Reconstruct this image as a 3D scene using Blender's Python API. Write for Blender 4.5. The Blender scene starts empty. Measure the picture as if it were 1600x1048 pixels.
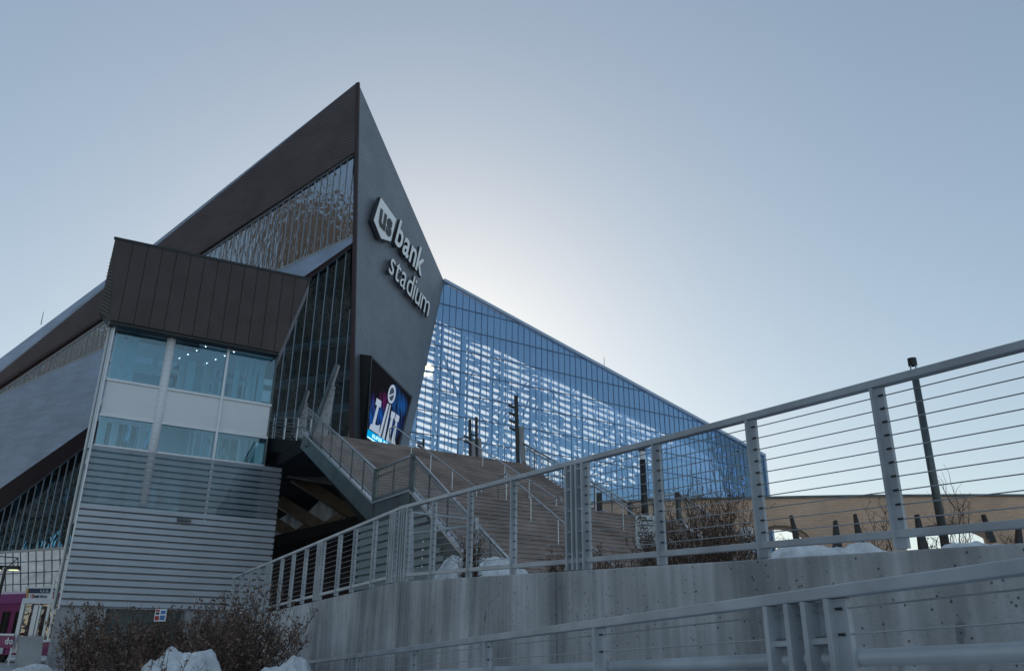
import bpy, bmesh, math, random
from mathutils import Vector as Vec, Matrix
random.seed(7)
scene = bpy.context.scene
col = scene.collection
R = math.radians

# ------------------------------------------------------------------ camera
F = 1265.0                                   # focal length in pixels of a 1600 px wide frame
TH = math.atan(F / 3264.0); RO = math.atan(30 / 3264.0)
CAM = Vec((0, 0, 0.8))
fw = Vec((0, math.cos(TH), math.sin(TH)))
up0 = Vec((0, -math.sin(TH), math.cos(TH)))
upv = (up0 * math.cos(RO) - Vec((1, 0, 0)) * math.sin(RO)).normalized()
rtv = fw.cross(upv)
cd = bpy.data.cameras.new('camera'); cam = bpy.data.objects.new('camera', cd); col.objects.link(cam)
cd.sensor_width = 36; cd.lens = 36 * F / 1600; cd.clip_start = 0.05; cd.clip_end = 9000
mw = Matrix((rtv, upv, -fw)).transposed().to_4x4(); mw.translation = CAM
cam.matrix_world = mw
scene.camera = cam

# ------------------------------------------------------------------ light
SUN_AZ, SUN_EL = R(-6.256), R(18.58)
sun_dir = Vec((math.sin(SUN_AZ) * math.cos(SUN_EL), math.cos(SUN_AZ) * math.cos(SUN_EL), math.sin(SUN_EL)))
w = bpy.data.worlds.new('World'); scene.world = w; w.use_nodes = True
nt = w.node_tree; bg = nt.nodes['Background']
sky = nt.nodes.new('ShaderNodeTexSky'); sky.sky_type = 'NISHITA'; sky.sun_disc = False
sky.sun_elevation = SUN_EL; sky.sun_rotation = SUN_AZ
sky.altitude = 250; sky.air_density = 1.0; sky.dust_density = 0.45; sky.ozone_density = 1.2
gam = nt.nodes.new('ShaderNodeGamma'); gam.inputs['Gamma'].default_value = 0.6
hs = nt.nodes.new('ShaderNodeHueSaturation'); hs.inputs['Saturation'].default_value = 1.08
nt.links.new(sky.outputs[0], gam.inputs['Color']); nt.links.new(gam.outputs[0], hs.inputs['Color'])
wb = nt.nodes.new('ShaderNodeMix'); wb.data_type = 'RGBA'; wb.blend_type = 'MULTIPLY'; wb.inputs['Factor'].default_value = 1; wb.inputs['B'].default_value = (1.0, 1.015, .985, 1)
nt.links.new(hs.outputs[0], wb.inputs['A']); nt.links.new(wb.outputs['Result'], bg.inputs['Color'])
bg.inputs['Strength'].default_value = 0.14
sl = bpy.data.lights.new('sun_lamp', 'SUN'); sl.energy = 2.5; sl.angle = R(0.53); sl.color = (1, .93, .82)
so = bpy.data.objects.new('sun_lamp', sl); col.objects.link(so)
so.rotation_euler = (-sun_dir).to_track_quat('-Z', 'Y').to_euler()
scene.view_settings.view_transform = 'Standard'; scene.view_settings.look = 'None'
scene.view_settings.exposure = 0.8; scene.view_settings.gamma = 1.0
scene.view_settings.use_curve_mapping = False
scene.cycles.max_bounces = 12; scene.cycles.transparent_max_bounces = 32
scene.cycles.use_denoising = True

# ------------------------------------------------------------------ helpers
def ray(x, y): return (x - 800) / F * rtv + (524 - y) / F * upv + fw
def hit(x, y, P, n):
    r = ray(x, y); return CAM + r * ((Vec(P) - CAM).dot(n) / r.dot(n))
def atY(x, y, Y): r = ray(x, y); return CAM + r * (Y / r.y)
def atZ(x, y, Z): r = ray(x, y); return CAM + r * ((Z - CAM.z) / r.z)
def az(a): return Vec((math.sin(R(a)), math.cos(R(a)), 0))
ZV = Vec((0, 0, 1))
U = az(57.1); V = az(-32.9)                 # street grid of the place
nG = U.cross(ZV).normalized()                # faces the camera
nS = V.cross(ZV).normalized()                # faces right

class MB:
    def __init__(s): s.v = []; s.f = []
    def add(s, vs, fs):
        o = len(s.v); s.v += [tuple(v) for v in vs]; s.f += [tuple(i + o for i in f) for f in fs]; return s
    def poly(s, pts): return s.add(pts, [range(len(pts))])
    def prism(s, pts, off):
        n = len(pts); a = [Vec(p) for p in pts]; b = [p + off for p in a]
        fs = [tuple(range(n)), tuple(range(2 * n - 1, n - 1, -1))]
        fs += [((i + 1) % n, i, i + n, (i + 1) % n + n) for i in range(n)]
        return s.add(a + b, fs)
    def beam(s, a, b, w, h, up=ZV):
        a = Vec(a); b = Vec(b); d = (b - a).normalized(); x = d.cross(up)
        if x.length < 1e-5: x = d.cross(Vec((1, 0, 0)))
        x.normalize(); y = x.cross(d); x = x * w / 2; y = y * h / 2
        return s.prism([a - x - y, a + x - y, a + x + y, a - x + y], b - a)
    def box(s, c, dx, dy, dz):
        c = Vec(c); return s.prism([c - dx - dy - dz, c + dx - dy - dz, c + dx + dy - dz, c - dx + dy - dz], dz * 2)
    def tube(s, pts, r0, r1=None, n=6):
        r1 = r0 if r1 is None else r1; pts = [Vec(p) for p in pts]; m = len(pts); vs = []; fs = []
        for i, p in enumerate(pts):
            d = (pts[min(i + 1, m - 1)] - pts[max(i - 1, 0)]).normalized()
            x = d.cross(ZV)
            if x.length < 1e-3: x = Vec((1, 0, 0))
            x.normalize(); y = x.cross(d); r = r0 + (r1 - r0) * i / max(1, m - 1)
            for k in range(n):
                t = 2 * math.pi * k / n; vs.append(p + x * r * math.cos(t) + y * r * math.sin(t))
        for i in range(m - 1):
            for k in range(n):
                fs.append((i * n + k, i * n + (k + 1) % n, (i + 1) * n + (k + 1) % n, (i + 1) * n + k))
        fs += [tuple(range(n - 1, -1, -1)), tuple(range((m - 1) * n, m * n))]
        return s.add(vs, fs)
    def mesh(s, name, mat=None, smooth=False):
        me = bpy.data.meshes.new(name); me.from_pydata(s.v, [], s.f)
        if mat: me.materials.append(mat)
        bm = bmesh.new(); bm.from_mesh(me); bmesh.ops.recalc_face_normals(bm, faces=bm.faces); bm.to_mesh(me); bm.free()
        if smooth:
            for p in me.polygons: p.use_smooth = True
        return me
    def build(s, name, mat, parent=None, smooth=False, bevel=0):
        return link(name, s.mesh(name, mat, smooth), parent, bevel)

def link(name, me, parent=None, bevel=0):
    o = bpy.data.objects.new(name, me); col.objects.link(o)
    if parent:
        o.parent = parent
        if parent.type == 'EMPTY': o.matrix_parent_inverse = Matrix.Translation(parent.location).inverted()
    if bevel:
        m = o.modifiers.new('bevel', 'BEVEL'); m.width = bevel; m.segments = 2; m.limit_method = 'ANGLE'
    return o
def thing(name, label, cat, loc=(0, 0, 0), group=None):
    o = bpy.data.objects.new(name, None); col.objects.link(o); o.location = loc; o.empty_display_size = .2
    return tag(o, label, cat, group)
def tag(o, label=None, cat=None, group=None, kind=None):
    if label: o['label'] = label
    if cat: o['category'] = cat
    if group: o['group'] = group
    if kind: o['kind'] = kind
    return o
def clip2(poly, a, b, c):                     # keep a*x+b*y<=c
    out = []
    for i, p in enumerate(poly):
        q = poly[(i + 1) % len(poly)]; dp = a * p[0] + b * p[1] - c; dq = a * q[0] + b * q[1] - c
        if dp <= 0: out.append(p)
        if dp * dq < 0: t = dp / (dp - dq); out.append((p[0] + (q[0] - p[0]) * t, p[1] + (q[1] - p[1]) * t))
    return out
def area2(p): return abs(sum(p[i][0] * p[(i + 1) % len(p)][1] - p[(i + 1) % len(p)][0] * p[i][1] for i in range(len(p)))) / 2 if len(p) > 2 else 0

# ------------------------------------------------------------------ materials
def mat(name, c, rough=.6, metal=0., var=.15, scale=3., bump=0., bscale=40., stretch=(1, 1, 1), coat=0, emit=None, spec=.5):
    m = bpy.data.materials.new(name); m.use_nodes = True; n = m.node_tree.nodes; l = m.node_tree.links
    b = n['Principled BSDF']; b.inputs['Roughness'].default_value = rough; b.inputs['Metallic'].default_value = metal
    b.inputs['Specular IOR Level'].default_value = spec; b.inputs['Coat Weight'].default_value = coat
    g = n.new('ShaderNodeNewGeometry'); mp = n.new('ShaderNodeVectorMath'); mp.operation = 'MULTIPLY'
    mp.inputs[1].default_value = stretch; l.new(g.outputs['Position'], mp.inputs[0])
    nz = n.new('ShaderNodeTexNoise'); nz.inputs['Scale'].default_value = scale; nz.inputs['Detail'].default_value = 6
    l.new(mp.outputs[0], nz.inputs['Vector'])
    rp = n.new('ShaderNodeValToRGB'); rp.color_ramp.elements[0].position = .3; rp.color_ramp.elements[1].position = .7
    rp.color_ramp.elements[0].color = (*[x * (1 - var) for x in c], 1); rp.color_ramp.elements[1].color = (*[min(1, x * (1 + var)) for x in c], 1)
    l.new(nz.outputs['Fac'], rp.inputs['Fac']); l.new(rp.outputs['Color'], b.inputs['Base Color'])
    if bump:
        n2 = n.new('ShaderNodeTexNoise'); n2.inputs['Scale'].default_value = bscale; n2.inputs['Detail'].default_value = 4
        l.new(mp.outputs[0], n2.inputs['Vector']); bp = n.new('ShaderNodeBump'); bp.inputs['Strength'].default_value = bump
        bp.inputs['Distance'].default_value = .02; l.new(n2.outputs['Fac'], bp.inputs['Height']); l.new(bp.outputs[0], b.inputs['Normal'])
    if emit:
        b.inputs['Emission Color'].default_value = (*emit[0], 1); b.inputs['Emission Strength'].default_value = emit[1]
    m['b'] = 1
    return m
def bsdf(m): return m.node_tree.nodes['Principled BSDF']
def coursed(m, d, bw, bh, mortar, dark, off=.5, bump=.3, c1=1.0, c2=.85):
    """adds coursed panels / bricks (along direction d and height) on top of a material made by mat()"""
    n = m.node_tree.nodes; l = m.node_tree.links; b = bsdf(m)
    g = n.new('ShaderNodeNewGeometry'); dt = n.new('ShaderNodeVectorMath'); dt.operation = 'DOT_PRODUCT'; dt.inputs[1].default_value = d
    sp = n.new('ShaderNodeSeparateXYZ'); cb = n.new('ShaderNodeCombineXYZ')
    l.new(g.outputs['Position'], dt.inputs[0]); l.new(g.outputs['Position'], sp.inputs[0])
    l.new(dt.outputs['Value'], cb.inputs[0]); l.new(sp.outputs['Z'], cb.inputs[1])
    br = n.new('ShaderNodeTexBrick'); br.offset = off; br.inputs['Scale'].default_value = 1; br.inputs['Brick Width'].default_value = bw
    br.inputs['Row Height'].default_value = bh; br.inputs['Mortar Size'].default_value = mortar; br.inputs['Mortar Smooth'].default_value = .2
    br.inputs['Color1'].default_value = (c1,) * 3 + (1,); br.inputs['Color2'].default_value = (c2,) * 3 + (1,); br.inputs['Mortar'].default_value = (dark,) * 3 + (1,)
    l.new(cb.outputs[0], br.inputs['Vector'])
    mx = n.new('ShaderNodeMix'); mx.data_type = 'RGBA'; mx.blend_type = 'MULTIPLY'; mx.inputs['Factor'].default_value = 1
    src = b.inputs['Base Color'].links[0].from_socket
    l.new(src, mx.inputs['A']); l.new(br.outputs['Color'], mx.inputs['B']); l.new(mx.outputs['Result'], b.inputs['Base Color'])
    if bump:
        bp = n.new('ShaderNodeBump'); bp.inputs['Strength'].default_value = bump; bp.inputs['Distance'].default_value = .05
        l.new(br.outputs['Fac'], bp.inputs['Height']); bp.invert = True; l.new(bp.outputs[0], b.inputs['Normal'])
    return m
def glass(name, refl, gcol, tcol, warp=0., wscale=.4, rough=.01, stretch=(1, 1, 1)):
    m = bpy.data.materials.new(name); m.use_nodes = True; n = m.node_tree.nodes; l = m.node_tree.links; n.clear()
    o = n.new('ShaderNodeOutputMaterial'); mx = n.new('ShaderNodeMixShader'); t = n.new('ShaderNodeBsdfTransparent'); g = n.new('ShaderNodeBsdfGlossy')
    t.inputs[0].default_value = (*tcol, 1); g.inputs['Color'].default_value = (*gcol, 1); g.inputs['Roughness'].default_value = rough
    fr = n.new('ShaderNodeLayerWeight'); fr.inputs['Blend'].default_value = .25
    mr = n.new('ShaderNodeMapRange'); mr.inputs['To Min'].default_value = refl; mr.inputs['To Max'].default_value = 1
    l.new(fr.outputs['Fresnel'], mr.inputs['Value']); l.new(mr.outputs[0], mx.inputs[0])
    l.new(t.outputs[0], mx.inputs[1]); l.new(g.outputs[0], mx.inputs[2]); l.new(mx.outputs[0], o.inputs[0])
    if warp:
        ge = n.new('ShaderNodeNewGeometry'); mp = n.new('ShaderNodeVectorMath'); mp.operation = 'MULTIPLY'; mp.inputs[1].default_value = stretch
        l.new(ge.outputs['Position'], mp.inputs[0])
        nz = n.new('ShaderNodeTexNoise'); nz.inputs['Scale'].default_value = wscale; nz.inputs['Detail'].default_value = 2.5
        l.new(mp.outputs[0], nz.inputs['Vector']); bp = n.new('ShaderNodeBump'); bp.inputs['Strength'].default_value = 1; bp.inputs['Distance'].default_value = warp
        l.new(nz.outputs['Fac'], bp.inputs['Height']); l.new(bp.outputs[0], g.inputs['Normal']); l.new(bp.outputs[0], fr.inputs['Normal'])
    return m
def emis(name, c, s):
    m = bpy.data.materials.new(name); m.use_nodes = True; n = m.node_tree.nodes; n.clear()
    o = n.new('ShaderNodeOutputMaterial'); e = n.new('ShaderNodeEmission'); e.inputs[0].default_value = (*c, 1); e.inputs[1].default_value = s
    m.node_tree.links.new(e.outputs[0], o.inputs[0]); return m

dL = az(-66); nL = Vec((-dL.y, dL.x, 0))      # stadium street facade: direction, outward normal
if nL.y > 0: nL = -nL
dR = az(18)
M = {}
M['prow'] = coursed(mat('prow metal', (.235, .265, .305), .45, .4, .12, .25), dR, .7, .34, .05, .62, bump=.6, c2=.86)
M['slate'] = coursed(mat('brown metal', (.115, .09, .093), .5, .35, .15, .3), dL, 40, .52, .06, .55, bump=.7, c2=.92)
M['skylit_metal'] = coursed(mat('skylit blue metal', (.36, .44, .56), .4, .35, .12, .25), dL, 3, .5, .03, .8)  # sky light on the upturned facets put into this lighter blue tone
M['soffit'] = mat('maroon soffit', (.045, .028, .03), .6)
M['mull'] = mat('light mullion', (.42, .45, .48), .4, .5, .05)
M['mulld'] = mat('dark mullion', (.10, .16, .26), .4, .4, .05)
M['frame'] = mat('blue steel frame', (.40, .52, .68), .5, .2, .1)
M['glassG'] = glass('blue curtain glass', .27, (.46, .72, 1.0), (.97, .99, 1.0), .012, .5)
M['glassL'] = glass('dark facade glass', .5, (.85, .92, 1.0), (.30, .38, .42), .075, 1.7, stretch=(1, 1, .5))
M['glassLL'] = glass('lower facade glass', .10, (.6, .85, 1.0), (.55, .68, .75), .05, .7, stretch=(1, 1, .6))
M['glassB'] = glass('bright low glass', .75, (.85, .95, 1.0), (.4, .5, .6), .02, .5)
M['glassT'] = glass('teal tower glass', .11, (.85, .96, 1.0), (.60, .82, .89), .01, .6)
M['letter'] = mat('letter white', (.88, .9, .92), .45, 0, .04)
M['letters'] = mat('letter side', (.05, .055, .065), .5)
M['cap'] = mat('bronze cap metal', (.070, .054, .054), .45, .4, .14, 1.2, .08, 12)
M['capside'] = mat('cap soffit metal', (.2, .2, .21), .5, .4)
M['spandrel'] = mat('spandrel white', (.82, .83, .87), .5, 0, .03, .8)
M['alu'] = mat('aluminium', (.68, .7, .74), .35, .4, .06)
M['siding'] = mat('siding grey', (.53, .56, .62), .5, .1, .08, .8)
M['steel'] = mat('painted fence steel', (.44, .47, .51), .42, .15, .2, 2.5, .04, 60)
M['cable'] = mat('stainless cable', (.42, .43, .44), .4, .7)
M['galv'] = mat('galvanised handrail', (.48, .5, .53), .3, .85, .08, 6)
M['dsteel'] = mat('dark stringer steel', (.11, .13, .135), .4, .5, .25, 1.5)
M['mast'] = mat('mast steel', (.36, .35, .36), .5, .2, .12, 2)
M['black'] = mat('black paint', (.018, .02, .022), .45)
M['tread'] = mat('stair concrete', (.34, .28, .265), .85, 0, .28, .9, .3, 14)
M['conc'] = mat('concrete plain', (.38, .38, .39), .85, 0, .2, 1.2, .3, 30)
M['brown'] = mat('brown steel', (.16, .11, .075), .5, .3, .2)
M['deck'] = mat('shade-dark deck', (.03, .033, .038), .9, 0, spec=.1)  # shade below the deck put into the near-black colour
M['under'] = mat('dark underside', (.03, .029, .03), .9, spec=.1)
M['brick'] = coursed(mat('tan brick', (.80, .54, .385), .85, 0, .12, .5), Vec((1, -.08, 0)), .3, .1, .012, .65, bump=.2)
M['snow'] = mat('snow', (.74, .76, .78), .7, 0, .22, 7, 1.0, 22)
M['stem'] = mat('twig bark', (.09, .055, .045), .8, 0, .3, 6)
M['leafA'] = mat('dead leaf brown', (.25, .165, .12), .7, 0, .5, 30)
M['leafB'] = mat('dead leaf dark', (.13, .082, .062), .7, 0, .5, 30)
M['ground'] = mat('paving', (.44, .45, .47), .9, 0, .25, .3, .2, 20)
M['soil'] = mat('planting soil', (.07, .06, .055), .9, 0, .4, 2)
M['pink'] = mat('train magenta', (.21, .012, .11), .3, .1, .05, 1, coat=.4)
M['pinkl'] = mat('train magenta light', (.28, .06, .2), .3, .1, .05)
M['white'] = mat('white paint', (.82, .84, .86), .5, 0, .05)
M['navy'] = mat('sign navy', (.02, .035, .11), .4)
M['yellow'] = mat('sign yellow', (.6, .38, .08), .5)
M['red'] = mat('print red', (.45, .03, .04), .5)
M['blueprint'] = mat('print blue', (.06, .17, .4), .5)
M['winblk'] = glass('train window', .2, (.8, .9, 1), (.05, .06, .07))
M['stone'] = mat('city stone', (.21, .16, .125), .8, 0, .5, .08)
M['stoned'] = mat('city window', (.03, .035, .04), .25)
M['slateb'] = mat('city dark stone', (.10, .12, .13), .7, 0, .3, .1)
M['stonew'] = mat('city pale stone', (.55, .52, .48), .8, 0, .2, .1)

# weathered board-formed concrete: vertical streaks, dark pits, lighter washed patches
def wallmat():
    m = mat('retaining wall concrete', (.50, .50, .51), .9, 0, .28, .9, .4, 45); n = m.node_tree.nodes; l = m.node_tree.links; b = bsdf(m)
    g = n.new('ShaderNodeNewGeometry')
    def noise(st, sc, lo, hi, c0, c1, det=5):
        v = n.new('ShaderNodeVectorMath'); v.operation = 'MULTIPLY'; v.inputs[1].default_value = st; l.new(g.outputs['Position'], v.inputs[0])
        z = n.new('ShaderNodeTexNoise'); z.inputs['Scale'].default_value = sc; z.inputs['Detail'].default_value = det; l.new(v.outputs[0], z.inputs['Vector'])
        r = n.new('ShaderNodeValToRGB'); r.color_ramp.elements[0].position = lo; r.color_ramp.elements[1].position = hi
        r.color_ramp.elements[0].color = (c0,) * 3 + (1,); r.color_ramp.elements[1].color = (c1,) * 3 + (1,); l.new(z.outputs['Fac'], r.inputs[0]); return r.outputs[0]
    def mul(a, c):
        x = n.new('ShaderNodeMix'); x.data_type = 'RGBA'; x.blend_type = 'MULTIPLY'; x.inputs['Factor'].default_value = 1
        l.new(a, x.inputs['A']); l.new(c, x.inputs['B']); return x.outputs['Result']
    c = b.inputs['Base Color'].links[0].from_socket
    c = mul(c, noise((1, .55, .05), 2.6, .42, .57, .78, 1.12, 2))      # broad vertical board bands
    c = mul(c, noise((1, 1, .05), 14, .35, .65, .84, 1.08))             # fine run-down streaks
    c = mul(c, noise((1, 1, .5), 9, .27, .36, .6, 1.0, 8))              # blotches
    vo = n.new('ShaderNodeTexVoronoi'); vo.inputs['Scale'].default_value = 15; l.new(g.outputs['Position'], vo.inputs['Vector'])
    r = n.new('ShaderNodeValToRGB'); r.color_ramp.elements[0].position = .09; r.color_ramp.elements[1].position = .16
    r.color_ramp.elements[0].color = (.25,) * 3 + (1,); l.new(vo.outputs['Distance'], r.inputs[0]); c = mul(c, r.outputs[0])
    l.new(c, b.inputs['Base Color']); return m
M['wall'] = wallmat()

# perforated siding: metal with real see-through holes too small to model
def perforated():
    m = mat('perforated siding', (.44, .47, .52), .5, .1, .08, .8); n = m.node_tree.nodes; l = m.node_tree.links
    b = bsdf(m); o = n['Material Output']; t = n.new('ShaderNodeBsdfTransparent'); x = n.new('ShaderNodeMixShader'); x.inputs[0].default_value = .5
    l.new(b.outputs[0], x.inputs[1]); l.new(t.outputs[0], x.inputs[2]); l.new(x.outputs[0], o.inputs[0]); return m
M['perf'] = perforated()

# ================================================================== SETTING
g = MB().poly([(-4000, -4000, 0), (4000, -4000, 0), (4000, 4000, 0), (-4000, 4000, 0)]).build('ground', M['ground'])
tag(g, 'flat grey paving running to the horizon', None, kind='structure')
sp = bpy.data.meshes.new('sun'); bm = bmesh.new(); bmesh.ops.create_uvsphere(bm, u_segments=24, v_segments=16, radius=30); bm.to_mesh(sp); bm.free()
sp.materials.append(emis('sun disc', (1, .82, .46), 5)); so2 = bpy.data.objects.new('sun', sp); col.objects.link(so2)
so2.location = CAM + sun_dir * 4000; so2['kind'] = 'structure'; so2['label'] = 'low warm sun shining through the blue glass'

# plaza at the top of the stairs, up to the stadium, and the planting bed behind the wall
T3 = atY(643, 710, 25); T3.z = 0             # foot of the left guard at the landing corner
def SP(u, v, z): p = T3 + U * u + V * v; return Vec((p.x, p.y, z))
ZB, ZM, ZT = 1.72, 5.35, 9.3                  # stair levels
SW = 11.2
pz = MB().prism([SP(.2, 10.3, ZT - .6), SP(SW, 10.3, ZT - .6), SP(SW, 60, ZT - .6), SP(.2, 60, ZT - .6)], ZV * .598).build('upper_plaza', M['deck'])  # concrete slab, its underside shade painted in with the near-black deck colour
tag(pz, 'raised concrete plaza between stairs and stadium', None, kind='structure')

# ================================================================== STADIUM
E0 = atY(549, 690, 97)
P0 = hit(559, 128, E0, nL)
nR = (P0 - E0).cross(dR).normalized()
if nR.x < 0: nR = -nR
P1 = hit(694, 440, E0, nR)
def onL(x, y, o=0): return hit(x, y, E0 + nL * o, nL)
def onR(x, y, o=0): return hit(x, y, E0 + nR * o, nR)
def onG(x, y, o=0): return hit(x, y, P1 + nG * o, nG)
st = thing('stadium', 'angular dark metal and blue glass stadium with a pointed prow', 'stadium', (-20, 100, 0))

# prow: metal sign face, closed back to the glass
P2 = onR(625, 690); P2b = onR(604, 765); Eb = onR(547.6, 765)
m = MB()
front = [P0, P1, P2, P2b, Eb]
back = [P1 + V * .5, onG(640, 690, -.3), onG(625, 765, -.3)]
m.poly(front)
m.poly([P1, back[0], back[1], P2]); m.poly([P2, back[1], back[2], P2b])
m.poly([P0, P0 + dL * 6 + dR * 8 + Vec((0, 0, -8)), P1 + V * 12, P1])
m.build('prow_face', M['prow'], st)
# thin dark corner trim down the prow edge
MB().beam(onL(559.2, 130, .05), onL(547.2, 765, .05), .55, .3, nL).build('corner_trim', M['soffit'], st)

# street facade: upper metal band, soffit, glass, blue folded facet, soffit, lower glass
A_ = onL(559, 128, 0); Bx = -140; GO = -.45
def lineL(x0, y0, x1, y1, x): return (x, y0 + (y1 - y0) * (x - x0) / (x1 - x0))
e_top = lambda x: lineL(559, 128, 0, 582, x); e_bot = lambda x: lineL(555, 237, 0, 596, x)
m = MB(); m.poly([onL(*e_top(559)), onL(*e_top(Bx)), onL(*e_bot(Bx)), onL(*e_bot(555))]); m.build('upper_wall', M['slate'], st)
m = MB(); m.poly([onL(559, 128), onL(240, 381), onL(*lineL(240, 381, 0, 560, Bx), -2.2), onL(*e_top(Bx))]); m.build('roof_edge', M['skylit_metal'], st)
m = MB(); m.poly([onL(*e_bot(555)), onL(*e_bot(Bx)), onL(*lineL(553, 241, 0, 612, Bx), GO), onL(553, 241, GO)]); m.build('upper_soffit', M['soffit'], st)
# roof plane behind the eave
m = MB(); m.poly([P0, onL(*e_top(Bx)), onL(*e_top(Bx)) + V * 60 + ZV * 6, P0 + V * 40 + Vec((10, 20, -30))]); m.build('roof', M['skylit_metal'], st)
b_top = lambda x: lineL(551, 370, 0, 617, x); b_bot = lambda x: lineL(551, 379, 0, 763, x); d_bot = lambda x: lineL(549, 386, 0, 797, x)
m = MB(); m.poly([onL(*b_top(551), GO + .1), onL(*b_top(Bx), GO + .1), onL(*b_bot(Bx), 3.2), onL(*b_bot(551), GO + .4)]); m.build('folded_facet', M['skylit_metal'], st)
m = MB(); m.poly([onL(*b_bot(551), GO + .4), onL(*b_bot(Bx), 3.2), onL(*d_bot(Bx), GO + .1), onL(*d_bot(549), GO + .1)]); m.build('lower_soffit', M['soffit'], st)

# glass strips of the street facade: each pane is its own piece, mullions between
def strip(curt, plane_o, topf, botf, x0, x1, pitch, matg, mull, wm, jit):
    n0 = nL; P = E0 + nL * plane_o
    def sz(p): q = hit(*p, P, n0); return ((q - P).dot(dL), q.z)
    quad = [sz(topf(x0)), sz(topf(x1)), sz(botf(x1)), sz(botf(x0))]
    smin = min(q[0] for q in quad); smax = max(q[0] for q in quad); zlo = min(q[1] for q in quad); zhi = max(q[1] for q in quad)
    k = 0; s = smin
    W = lambda a, z, o=0: Vec((P.x, P.y, 0)) + dL * a + nL * o + ZV * z
    mm = MB()
    while s < smax:
        q = clip2(clip2(quad, -1, 0, -(s + .02)), 1, 0, s + pitch - .02)
        if len(q) > 2 and area2(q) > .05:
            tx, tz = random.uniform(-jit, jit), random.uniform(-jit, jit); zc = sum(a[1] for a in q) / len(q)
            pts = [W(a, z, (a - s) * tx + (z - zc) * tz * .3) for a, z in q]
            MB().prism(pts, -nL * .03).build('pane', matg, curt)
            zs = [a[1] for a in q if abs(a[0] - q[0][0]) < 9]
            e = clip2(clip2(quad, -1, 0, -s), 1, 0, s + .001)
            if len(e) > 1:
                za, zb = min(a[1] for a in e), max(a[1] for a in e); mm.beam(W(s, za, .06), W(s, zb, .06), wm, .08, nL)
        s += pitch
    c = [W(a, z, .05) for a, z in quad]
    mm.beam(c[0], c[1], .22, .2, nL); mm.beam(c[3], c[2], .22, .2, nL)
    mm.build('mullion', mull, curt)
cu = MB().poly([onL(560, 240, -9), onL(Bx, 690, -9), onL(Bx, 900, -9), onL(560, 720, -9)]).build('street_curtain_wall', mat('dim interior', (.05, .075, .09), .8, 0, .5, .15), st)
strip(cu, GO, lambda x: lineL(553, 241, 0, 612, x), b_top, 552, -30, 1.08, M['glassL'], M['mull'], .06, .012)
low = lambda x: (x, 863 - x * .068) if x < 300 else (x, 842.6 + (x - 300) * .02)
strip(cu, GO - .2, d_bot, low, 547.5, -30, 1.45, M['glassLL'], M['mull'], .08, .012)
# floor slabs seen faintly behind the lower glass
for z in (16.5, 21, 25.5, 30, 34.5, 39.5):
    a = Vec((E0.x, E0.y, z)) - nL * 3.6; MB().beam(a + dL * 3, a + dL * (60 if z < 30 else 45), 1.2, .7).build('floor_slab', M['conc'], cu)
# low bright glass canopy below, leaning outward towards the street
lg = MB().beam(onL(-60, 867, .2), onL(300, 842, .2), .35, .25, nL).build('low_glazing', M['mull'], st)
ta, tb = onL(-60, 867, .2), onL(330, 840, .2); ba, bb = onL(-60, 933, -2), onL(330, 918, -2)
n1, n2 = 30, 4
for i in range(n1):
    for j in range(n2):
        f = lambda a, b: ta.lerp(tb, a).lerp(ba.lerp(bb, a), b)
        e = .03
        q = [f((i + e) / n1, (j + e) / n2), f((i + 1 - e) / n1, (j + e) / n2), f((i + 1 - e) / n1, (j + 1 - e) / n2), f((i + e) / n1, (j + 1 - e) / n2)]
        q[0] = q[0] + nL * random.uniform(-.02, .02); q[2] = q[2] + nL * random.uniform(-.02, .02)
        MB().prism(q, -nL * .04).build('pane', M['glassB'], lg)
m = MB()
for i in range(n1 + 1): m.beam(ta.lerp(tb, i / n1), ba.lerp(bb, i / n1), .12, .1, nL)
for j in range(n2 + 1): m.beam(ta.lerp(ba, j / n2), tb.lerp(bb, j / n2), .12, .1, nL)
m.build('mullion', M['mulld'], lg)
m = MB(); fa, fb = onL(-60, 936, -3), onL(330, 922, -3)
m.prism([fa, fb, Vec((fb.x, fb.y, 0)), Vec((fa.x, fa.y, 0))], -nL * 4); m.build('street_level_wall', M['stoned'], st)
m = MB()
for i in range(24): p = (fa.lerp(fb, i / 23)) + nL * .2; m.beam(p, Vec((p.x, p.y, 0)), .14, .14, nL)
m.build('street_level_mullion', M['mull'], st)

# blue glass wall: s runs along U from the prow corner
def G(s, z, o=0): return Vec((P1.x, P1.y, 0)) + U * s + nG * o + ZV * z
q = onG(1192, 711); S1 = (q - P1).dot(U); Z1 = q.z; Z0 = P1.z; KR = (Z1 - Z0) / S1; SE = S1 + .4
roofz = lambda s: Z0 + KR * s
PW, PH, ZLOW = 1.3, 3.9, 17.5
cw = MB()
cw.beam(G(-.2, roofz(-.2) + .1, .2), G(SE, roofz(SE) + .1, .2), .5, .6, nG)
cw.beam(G(SE, 8, .1), G(SE, roofz(SE), .1), .5, .4, nG)
cw = cw.build('glass_wall', M['frame'], st)
cells = []; s = -13.0
quad = [(-13, ZLOW), (SE, ZLOW), (SE, roofz(SE)), (0, Z0), (-13, 36)]
while s < SE:
    z = ZLOW
    while z < Z0:
        c = clip2(clip2(clip2(clip2(quad, -1, 0, -(s + .03)), 1, 0, min(s + PW, SE) - .03), 0, -1, -(z + .03)), 0, 1, z + PH - .03)
        if len(c) > 2 and area2(c) > .1: cells.append((s, z, c))
        z += PH
    s += PW
full = MB().prism([Vec((.03, 0, .03)), Vec((PW - .03, 0, .03)), Vec((PW - .03, 0, PH - .03)), Vec((.03, 0, PH - .03))], Vec((0, .03, 0))).mesh('pane', M['glassG'])
Mrot = Matrix((U, -nG, ZV)).transposed().to_4x4()
vis = [c for c in cells if c[1] + PH > 20.5]
rest = MB(); npane = 0
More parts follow.
